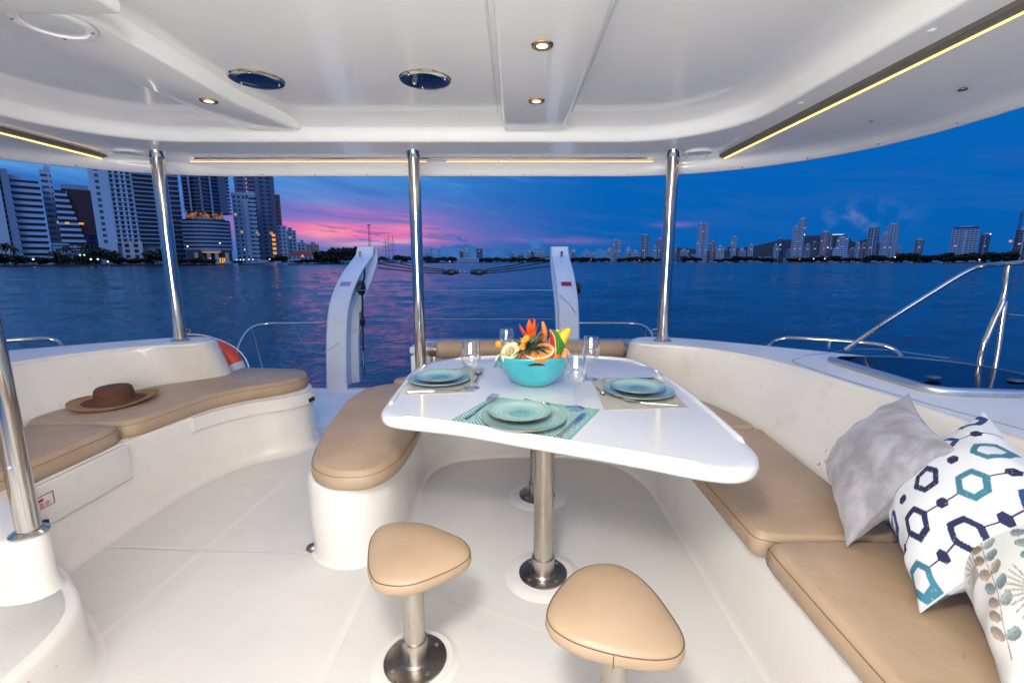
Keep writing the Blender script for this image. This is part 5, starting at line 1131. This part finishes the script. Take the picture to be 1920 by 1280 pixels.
t, w, h = T_('red_roofed_house', 'low white house with a red tiled roof on the left waterfront', 541, 588, 476, 420, None, 'house')
bboxuv('wall', -w, w, 0, 12, 0, h-1, FW, t, 3, 3.2); mk('roof', [(-w-1, -1, h-1), (w+1, -1, h-1), (w+1, 13, h-1), (-w-1, 13, h-1), (-w+5, 6, h+2.6), (w-5, 6, h+2.6)], [(0, 1, 5, 4), (1, 2, 5), (2, 3, 4, 5), (3, 0, 4), (3, 2, 1, 0)], M['froof'], t, smooth=False)
for (a_, c_, y_, D, F_, lab) in ((606, 641, 481, 470, FW2, 'low white waterfront villa left of the left davit'), (455, 470, 478, 380, FW, 'small white annexe at the foot of the white hotel'), (104, 132, 459, 335, FW, 'low white pavilion at the foot of the slender tower'), (136, 170, 470, 335, FW, 'low cream pavilion with greenish lights at the foot of the terraced building')):
    t, w, h = T_('pavilion', lab, a_, c_, y_, D, 'low waterfront buildings', 'house'); bboxuv('wall', -w, w, 0, 10, 0, h, F_, t, 3, 3); MB().box(-w-.5, w+.5, -1, 10, h, h+.6).obj('roof', M['fw'], t, smooth=False)
# far skyline: (left, right, top, facade, distance, setback pieces)
far_ = [(850, 898, 484, FW2, 900, 'long low white terminal building behind the rope tackle'), (862, 869, 470, FP, 1150, 'small dusky tower left above the terminal'), (870, 879, 468, FW, 1150, 'small pale tower right above the terminal'), (893, 905, 466, FP, 1150, 'grey tower pair right of the terminal'),
 (957, 965, 475, FR_, 1150, 'tiny pinkish tower in the middle of the skyline'), (975, 982, 473, FW, 1150, 'tiny pale tower left of the cluster by the right davit'), (988, 995, 471, FW, 1200, 'pale tower in the cluster left of the right davit'), (996, 1002, 470, FP, 1180, 'dark slim tower in the cluster left of the right davit'), (1003, 1012, 466, FW, 1180, 'tallest pale tower in the cluster left of the right davit'), (1013, 1024, 474, FW, 1200, 'pale block directly left of the right davit'),
 (1071, 1079, 472, FG, 1200, 'narrow grey tower directly right of the right davit'), (1098, 1106, 473, FW, 1180, 'small pale tower right of the right davit'), (1107, 1118, 476, FW, 1150, 'low pale block right of the right davit'), (1136, 1149, 467, FW, 1100, 'pale block at the foot of the twin-topped tower'), (1150, 1157, 449, FW, 1150, 'taller half of the twin-topped tower'), (1157, 1164, 453, FW2, 1145, 'lower half of the twin-topped tower'),
 (1172, 1184, 467, FW, 1100, 'pale block left of the grid tower'), (1184, 1198, 472, FW2, 1090, 'low balcony block left of the grid tower'), (1202, 1219, 441, FG, 1100, 'dark grid-fronted tower left of the right pole'), (1223, 1232, 463, FW, 1110, 'pale tower just left of the right pole'), (1231, 1241, 449, FG, 1120, 'tall narrow tower partly behind the right pole'),
 (1262, 1270, 469, FR_, 1200, 'small pinkish block just right of the right pole'), (1275, 1292, 468, FW, 1200, 'pale block under the low hill right of the right pole'), (1296, 1306, 476, FW, 1180, 'low white block left of the tall slim tower'), (1309, 1320, 420, FW, 1100, 'left shaft of the tall slim white tower'), (1320, 1330, 418, FW2, 1105, 'right shaft of the tall slim white tower'), (1331, 1342, 453, FR_, 1130, 'pinkish tower beside the tall slim white tower'),
 (1343, 1359, 463, FW2, 1080, 'banded white block with a pointed roof box'), (1364, 1371, 462, FG, 1120, 'small grey tower left of the crowned tower'), (1372, 1382, 444, FW, 1100, 'slim white tower with a crowned top'), (1385, 1399, 468, FW, 1120, 'low pale block right of the crowned tower'), (1403, 1413, 459, FW, 1080, 'narrow white tower alone before the hill'), (1427, 1448, 482, FW, 1120, 'row of low white houses below the hill'),
 (1451, 1461, 460, FW, 1100, 'white tower of the pair at the foot of the hill'), (1458, 1469, 448, FP, 1130, 'dusky taller tower of the pair at the foot of the hill'), (1474, 1484, 470, FW, 1100, 'low white block before the tallest tower'), (1487, 1499, 425, FW2, 1080, 'lower left shaft of the tallest tower on the right shore'), (1498, 1512, 411, FW, 1085, 'highest shaft of the tallest tower on the right shore'), (1508, 1521, 460, FW, 1110, 'pale block right of the tallest tower'), (1522, 1533, 455, FG, 1110, 'grey-green tower in front of the hill top'),
 (1540, 1555, 436, FR_, 1090, 'rosy tower in front of the hill top, with a lit spot'), (1554, 1562, 444, FG, 1095, 'slim extension beside the rosy tower'), (1533, 1562, 481, FW, 1060, 'broad low podium below the rosy tower'), (1570, 1592, 446, FW, 1100, 'broad pale tower right of the hill top'), (1562, 1590, 464, FW2, 1080, 'wide white slab in front of the broad pale tower'), (1592, 1604, 466, FW, 1100, 'small pale block right of the broad pale tower'),
 (1605, 1613, 455, FW, 1090, 'pale tower left of the white pair'), (1613, 1628, 458, FR_, 1095, 'pinkish block left of the white pair'), (1629, 1650, 427, FG, 1090, 'left tower of the big white pair'), (1653, 1668, 438, FW2, 1085, 'lower wing of the right tower of the big white pair'), (1666, 1688, 421, FW2, 1095, 'right tower of the big white pair with a stepped top'), (1684, 1690, 464, FW, 1100, 'low block at the right foot of the big white pair'),
 (1716, 1733, 450, FG, 1100, 'isolated grey tower right of the big white pair'), (1786, 1838, 429, FW2, 1050, 'wide white slab hotel alone near the right edge'), (1839, 1858, 440, FP, 1100, 'rounded dusky tower beside the wide white slab hotel'), (1904, 1940, 431, FG, 1000, 'green-lit tower cut by the right edge of the picture'), (1766, 1776, 482, FW, 1100, 'small white house among the trees near the right edge')]
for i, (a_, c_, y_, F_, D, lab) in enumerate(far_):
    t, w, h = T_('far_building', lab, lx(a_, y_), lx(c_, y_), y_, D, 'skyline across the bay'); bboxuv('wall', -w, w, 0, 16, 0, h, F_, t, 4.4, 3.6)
    if h > 20: MB().box(-w*(.2+.5*rnd()), w*(.2+.6*rnd()), 3, 11, h, h+2+2.5*rnd()).obj('roof_box', M['fw'], t, smooth=False)
    if h > 35:
        MB().box(-w*.08, w*.08, -.8, 0, 0, h-2).obj('fin', M['fw'], t, smooth=False)
        if rnd() < .5: MB().tube([(w*.3, 6, h), (w*.3, 6, h+6)], .2, 5).obj('antenna', M['fdk'], t)
    if 'slab hotel alone' in lab: MB().box(-w+1, w-1, 1, 3, h, h+2.5).obj('roof_frame', M['fg'], t, smooth=False)
# filler low houses along the far shore
k = 0
for px in np.arange(905, 1900, 16):
    if rnd() < .72:
        D = 1010+60*rnd(); t, w, h = T_('low_house', 'small pale low building on the far waterfront', px+4*rnd(), px+8+9*rnd(), 484-7*rnd()**2, D, 'low buildings along the far waterfront', 'house')
        bboxuv('wall', -w, w, 0, 12, 0, h, random.choice((FW, FW2, FR_, FP, FG)), t, 3.5, 3.4); k += 1
# container port structures at the far right, crane
cr = thing('harbour_crane', 'tall thin dark crane mast at the far right of the skyline', 'crane', polar(1899, 1000)[0]+Vector((0, 0, GZ)), -polar(1899, 1000)[1])
zt_ = CH-GZ+1000*PAZ(1899, 398)[1]
MB().tube([(-1, 0, 0), (-1, 0, zt_)], .45, 6).tube([(1.2, 0, 0), (1.2, 0, zt_)], .45, 6).obj('mast', M['fdk'], cr)
for k in range(26): MB().tube([(-1, 0, k*zt_/26), (1.2, 0, (k+1)*zt_/26)], .25, 4).obj('brace', M['fdk'], cr)
g2 = MB().ball((-6, 0, CH-GZ+1000*PAZ(1899, 452)[1]), 1.7, 10, 8).obj('warning_light', M['pt_amber'], cr)
rdm = mat('rust_red_steel', (.20, .03, .03), .6)
for px, w_, py in ((1885, 8, 478), (1895, 9, 470), (1907, 9, 466), (1919, 9, 468)):
    t, w, h = T_('port_gantry', {1885: 'lowest red port gantry', 1895: 'second red port gantry', 1907: 'tallest red port gantry', 1919: 'red port gantry cut by the right edge'}[px]+' at the far right shore', px-w_/2, px+w_/2, py, 1000, 'port gantries', 'gantry')
    for x_ in (-w, 0, w-1): MB().box(x_, x_+1.2, 0, 2, 0, h).obj('leg', rdm, t, smooth=False)
    for z_ in (.35, .65, .95): MB().box(-w, w, 0, 2, h*z_, h*z_+1.2).obj('beam', M['fdk'] if z_ > .8 else rdm, t, smooth=False)
# land and hills
lm_ = mat('shore_ground', (.03, .035, .03), .9)
def shore(pts, name='shoreline', z=GZ):
    inn = []; out = []
    for px, D in pts:
        a_, _ = PAZ(px, 490); inn.append((D*math.sin(a_), D*math.cos(a_), z)); out.append((5000*math.sin(a_), 5000*math.cos(a_), z))
    n_ = len(pts); low = [(x, y, WZ-.5) for x, y, _ in inn]
    o = mk(name, inn+out+low, [(i, i+1, n_+i+1, n_+i) for i in range(n_-1)]+[(2*n_+i, 2*n_+i+1, i+1, i) for i in range(n_-1)], lm_, smooth=False); return tag(o, 'dark low shoreline', None, None, 'structure')
shore([(-9000, 420), (-3000, 360), (-1200, 330), (-500, 320), (0, 322), (200, 325), (440, 345), (560, 390), (640, 450), (700, 620), (760, 760), (860, 860), (1000, 980), (1300, 985), (1600, 985), (1920, 960), (2400, 950)])
hm = mat('hill_wood', (.018, .024, .035), .95); T, b = nt(hm)
bn = T.node('ShaderNodeBump', {'Strength': 1.0, 'Distance': 8.0, 'Height': T.noise(objco(T), .05, 4, .6)}); T.l.new(bn.outputs[0], b.inputs['Normal'])
def hill(prof, D, depth, name='hill'):
    C_ = catmull([(a_, y_) for a_, y_ in prof], 160, False); vs = []; n_ = 160
    for j, (f, dd) in enumerate(((0, 0), (.45, .25), (.8, .55), (1, 1), (.6, 1.6), (0, 2.2))):
        for i, (px, py) in enumerate(C_):
            a_, s = PAZ(px, py+1.1*math.sin(i*2.3)*rnd()); Dd = D+depth*dd; zz = GZ+f*(CH-GZ+(D+depth)*s); vs.append((Dd*math.sin(a_), Dd*math.cos(a_), zz))
    o = mk(name, vs, [(j*n_+i, j*n_+i+1, (j+1)*n_+i+1, (j+1)*n_+i) for j in range(5) for i in range(n_-1)], hm); return tag(o, 'dark wooded hill behind the skyline', None, None, 'structure')
hill([(1225, 488), (1262, 468), (1278, 464), (1300, 467), (1340, 470), (1385, 465), (1420, 460), (1450, 453), (1485, 448), (1515, 442), (1545, 441), (1575, 439), (1590, 444), (1602, 454), (1615, 450), (1635, 449), (1660, 462), (1700, 480), (1730, 489)], 1500, 500)
hc = thing('hilltop_building', 'long flat white-lit building on top of the hill', 'building', polar(1566, 1900)[0]+Vector((0, 0, CH+1900*PAZ(1566, 440)[1]-2)), -polar(1566, 1900)[1])
MB().box(-18, 18, 0, 10, 0, 5).obj('wall', mat('floodlit_wall', (.6, .65, .7), .6), hc, smooth=False); MB().box(-16, 12, -.3, 0, 1.5, 2.6).obj('floodlight', M['pt_white'], hc, smooth=False)
# trees along the shores
leafm = mat('dark_foliage', (.020, .030, .018), .85); trunkm = mat('trunk', (.04, .03, .025), .9)
def crown_mesh(seed, palm=False):
    rg = random.Random(seed); vs = []; fs = []
    if palm:
        for k in range(16):
            a_ = 2*math.pi*k/16+rg.uniform(-.2, .2); up = rg.uniform(.1, 1.0)
            prev = None
            for i in range(6):
                f = i/5; r_ = 3.4*f; z = 3.0*f*up-3.6*f*f*rg.uniform(.8, 1.1); w_ = .75*(1-f*.8)
                b_ = len(vs); vs += [(r_*math.cos(a_)-w_*math.sin(a_), r_*math.sin(a_)+w_*math.cos(a_), z-.4*w_), (r_*math.cos(a_), r_*math.sin(a_), z), (r_*math.cos(a_)+w_*math.sin(a_), r_*math.sin(a_)-w_*math.cos(a_), z-.4*w_)]
                if prev is not None: fs += [(prev, prev+1, b_+1, b_), (prev+1, prev+2, b_+2, b_+1)]
                prev = b_
    else:
        lobes = [(rg.uniform(-.6, .6), rg.uniform(-.6, .6), rg.uniform(.0, .75), rg.uniform(.30, .5)) for _ in range(8)]
        for _ in range(650):
            l = rg.choice(lobes); d = Vector((rg.gauss(0, 1), rg.gauss(0, 1), rg.gauss(0, 1))).normalized()*l[3]*rg.uniform(.6, 1.1); c = Vector(l[:3])+d; s = rg.uniform(.06, .13)
            a_ = Vector((rg.gauss(0, 1), rg.gauss(0, 1), rg.gauss(0, 1))).normalized(); b_ = a_.orthogonal().normalized()*s; e = a_.cross(b_).normalized()*s; k = len(vs)
            vs += [c-b_-e, c+b_-e, c+b_+e, c-b_+e]; fs.append((k, k+1, k+2, k+3))
    me = bpy.data.meshes.new('crown'); me.from_pydata([tuple(v) for v in vs], [], fs); me.materials.append(leafm); return me
crowns = [crown_mesh(s) for s in (1, 2, 3)]; palms = [crown_mesh(s, True) for s in (7, 8)]
tkm = MB().tube([(0, 0, 0), (.06, 0, .5), (0, 0, 1)], [.09, .07, .045], 7)
tro = tkm.obj('trunk', trunkm); trm = tro.data; bpy.data.objects.remove(tro)
def tree(px, D, w, h, i, palm=False, label='', gp=''):
    p, a_ = polar(px, D); t = thing('palm_tree' if palm else 'tree', label, 'tree', p+Vector((0, 0, GZ)), rnd()*6, gp)
    c = link(bpy.data.objects.new('crown', (palms[i % 2] if palm else crowns[i % 3])), t); k = link(bpy.data.objects.new('trunk', trm), t)
    if palm: s = w/7; c.scale = (s, s, s); c.location = (0, 0, h-1); k.scale = (3, 3, h-.8)
    else: c.scale = (w*.62, w*.62, h*.62); c.location = (0, 0, h*.36); k.scale = (w*.3, w*.3, h*.5)
for i, (px, w, h) in enumerate(((8, 18, 9), (30, 14, 7), (62, 12, 6), (85, 10, 6), (118, 10, 8), (150, 9, 7), (180, 14, 10), (200, 16, 13), (222, 11, 6), (245, 10, 5), (262, 12, 6), (295, 14, 12), (318, 12, 11), (350, 10, 5), (372, 9, 6), (392, 9, 5), (515, 14, 9), (528, 14, 10), (575, 12, 6), (590, 12, 6), (556, 10, 4), (445, 8, 4), (478, 8, 4))):
    tree(px, 332 if px < 420 else 400, w*.75, h*.6, i, False, 'dark bushy tree on the left waterfront', 'trees on the left waterfront')
for i, (px, h) in enumerate(((14, 15), (24, 13), (128, 14), (163, 15), (172, 16), (178, 14), (186, 13), (200, 12), (106, 10), (300, 13))):
    tree(px, 330, 8, h*.72, i, True, 'dark palm on the left waterfront', 'palms on the left waterfront')
for i, px in enumerate(list(range(596, 668, 8))): tree(px, 455, 16, 9+5*rnd()-(3 if px < 606 else 0), i, False, 'dark tree in the row left of the left davit', 'trees behind the left davit')
for i, px in enumerate((704, 716, 745, 762, 775, 800, 815, 832, 846)): tree(px, 800, 18, 8+5*rnd(), i, False, 'dark tree below the masts of the tall ships', 'trees below the tall ships')
for i, px in enumerate(list(range(902, 1024, 11))+list(range(1072, 1140, 9))+list(range(1165, 1245, 14))+[1290, 1310, 1345, 1352, 1362, 1370, 1378, 1396, 1416, 1424, 1432, 1440, 1448, 1482, 1500, 1510, 1524, 1540, 1551, 1560]+list(range(1585, 1890, 8))):
    tree(px, 995, 15+9*rnd(), 6+6*rnd()+(3 if px > 1680 else 0), i, False, 'dark tree on the far waterfront', 'trees on the far waterfront')
# waterfront lamps
def shorelamp(px, py, D, m, r, label, gp='lamps along the waterfront'):
    p, a_ = polar(px, D); z = CH+D*PAZ(px, py)[1]; t = thing('street_lamp', label, 'street lamp', (p.x, p.y, GZ), 0, gp)
    MB().tube([(0, 0, 0), (0, 0, z-GZ)], .08, 5).obj('post', M['fdk'], t); MB().ball((0, 0, z-GZ), r, 8, 6).obj('lamp_head', m, t)
for px, py, m in ((63, 486, 'pt_white'), (171, 486, 'pt_white'), (184, 486, 'pt_white'), (202, 490.5, 'pt_white'), (152, 478, 'pt_green'), (160, 478, 'pt_green'), (355, 462, 'pt_white'), (416, 456, 'pt_white'), (395, 484, 'pt_amber'), (444, 487, 'pt_white'), (451, 487, 'pt_white'), (457, 487, 'pt_white'), (467, 486.5, 'pt_white'), (475, 486.5, 'pt_white'), (461, 468, 'pt_white'), (506, 486, 'pt_white')):
    shorelamp(px, py, 326 if px < 420 else 380, M[m], .42, 'small bright lamp on the left waterfront')
for px, py, m in ((568, 480, 'pt_amber'), (816, 487, 'pt_amber'), (843, 490, 'pt_white'), (1503, 440, 'pt_white'), (1549, 464, 'pt_white'), (1546, 485, 'pt_white'), (1525, 485, 'pt_white'), (1499, 486, 'pt_amber'), (1460, 459, 'pt_white'), (1836, 487, 'pt_white'), (1848, 439, 'pt_white'), (1677, 482, 'pt_white'), (1819, 491, 'pt_white'), (1108, 487, 'pt_amber'), (1199, 488, 'pt_amber')):
    shorelamp(px, py, 978 if px > 700 else 400, M[m], 1.0, 'small lamp on the far shore', 'lamps on the far shore')
# lattice mast and tall ships
ms_ = thing('lattice_mast', 'thin lattice radio mast standing against the pink clouds', 'mast', polar(695, 700)[0]+Vector((0, 0, GZ)), -polar(695, 700)[1])
zt_ = CH-GZ+700*PAZ(695, 421)[1]
for x_ in (-1, 1): MB().tube([(x_*2.2, 0, 0), (x_*.9, 0, zt_)], .28, 5).obj('leg', M['fdk'], ms_)
for k in range(10): f = k/10; g3 = (k+1)/10; MB().tube([(-2.2+1.3*f, 0, zt_*f), (2.2-1.3*g3, 0, zt_*g3)], .18, 4).tube([(2.2-1.3*f, 0, zt_*f), (-2.2+1.3*g3, 0, zt_*g3)], .18, 4).obj('brace', M['fdk'], ms_)
MB().box(-2.6, 2.6, -.4, .4, zt_-1, zt_).obj('head', M['fdk'], ms_, smooth=False)
def ship(px0, px1, D, masts, label):
    p, a_ = polar((px0+px1)/2, D); t = thing('tall_ship', label, 'ship', (p.x, p.y, WZ), -a_, 'moored tall ships'); W_ = D*(PAZ(px1, 490)[0]-PAZ(px0, 490)[0])/2
    vs = []; fs = []; n_ = 14
    for i in range(n_+1):
        f = -1+2*i/n_; hw = 3.5*(1-abs(f)**2.5)+.05; sh = 3.6+1.2*f*f
        vs += [(f*W_*.88, 0, 0), (f*W_, -hw, sh), (f*W_, hw, sh)]
    for i in range(n_): a0 = i*3; fs += [(a0, a0+3, a0+4, a0+1), (a0, a0+2, a0+5, a0+3), (a0+1, a0+4, a0+5, a0+2)]
    mk('hull', vs, fs, M['fw'] if 'white' in label else M['fdk'], t, smooth=False); MB().box(-W_*.4, W_*.5, -2, 2, 4, 5.6).obj('deckhouse', M['fdk'], t, smooth=False)
    for mpx, mpy in masts:
        x_ = D*(PAZ(mpx, 490)[0]-a_); z_ = CH-WZ+D*PAZ(mpx, mpy)[1]; m_ = MB().tube([(x_, 0, 3), (x_, 0, z_)], [.45, .2], 6).obj('mast', M['fdk'], t)
        MB().tube([(x_, 0, z_), (x_-6, 0, 4)], .08, 3).tube([(x_, 0, z_), (x_+6, 0, 4)], .08, 3).obj('stay', M['fdk'], t)
        for k in range(3): zz = 3+(z_-3)*(.42+.19*k); L_ = 5.2-.9*k; MB().tube([(x_-L_, 0, zz), (x_+L_, 0, zz)], .2, 5).obj('yard', M['fdk'], t)
    MB().tube([(W_*.95, 0, 4.5), (W_*1.35, 0, 8)], .25, 5).obj('bowsprit', M['fdk'], t)
ship(712, 752, 700, ((724, 446), (730, 440), (738, 442)), 'white-hulled three-masted tall ship moored behind the davit heads')
ship(796, 826, 760, ((800, 466), (809, 463), (824, 465)), 'dark small tall ship right of the middle pole')
# white boats moored along the far shore
def boat(px, D, L, label):
    p, a_ = polar(px, D); t = thing('moored_boat', label, 'boat', (p.x, p.y, WZ), -a_+.1, 'small boats moored along the shore')
    vs = []; fs = []; n_ = 10
    for i in range(n_+1):
        f = i/n_; hw = L*.14*(1-f**3)+.05; vs += [(L*(f-.5), 0, 0), (L*(f-.5)*1.05, -hw, L*(.10+.06*f)), (L*(f-.5)*1.05, hw, L*(.10+.06*f))]
    for i in range(n_): a0 = i*3; fs += [(a0, a0+3, a0+4, a0+1), (a0, a0+2, a0+5, a0+3), (a0+1, a0+4, a0+5, a0+2)]
    mk('hull', vs, fs, M['fw'], t, smooth=False); MB().box(-L*.3, L*.15, -L*.09, L*.09, L*.12, L*.24).obj('cabin', M['fw'], t, smooth=False); MB().box(-L*.29, L*.152, -L*.092, L*.092, L*.16, L*.20).obj('window', M['fg'], t, smooth=False)
for px, L in ((430, 9), (480, 10), (497, 13), (523, 10)): boat(px, 340 if px < 500 else 365, L, 'small white boat moored below the left towers')
for px, L in ((1262, 14), (1290, 12), (1313, 15), (1335, 16), (1362, 14), (1392, 14), (1408, 18), (1422, 14), (1560, 15), (1600, 14), (1640, 16), (1664, 14), (1700, 14), (1755, 15), (1800, 14), (1825, 16)): boat(px, 965, L, 'small white boat moored on the far right shore')
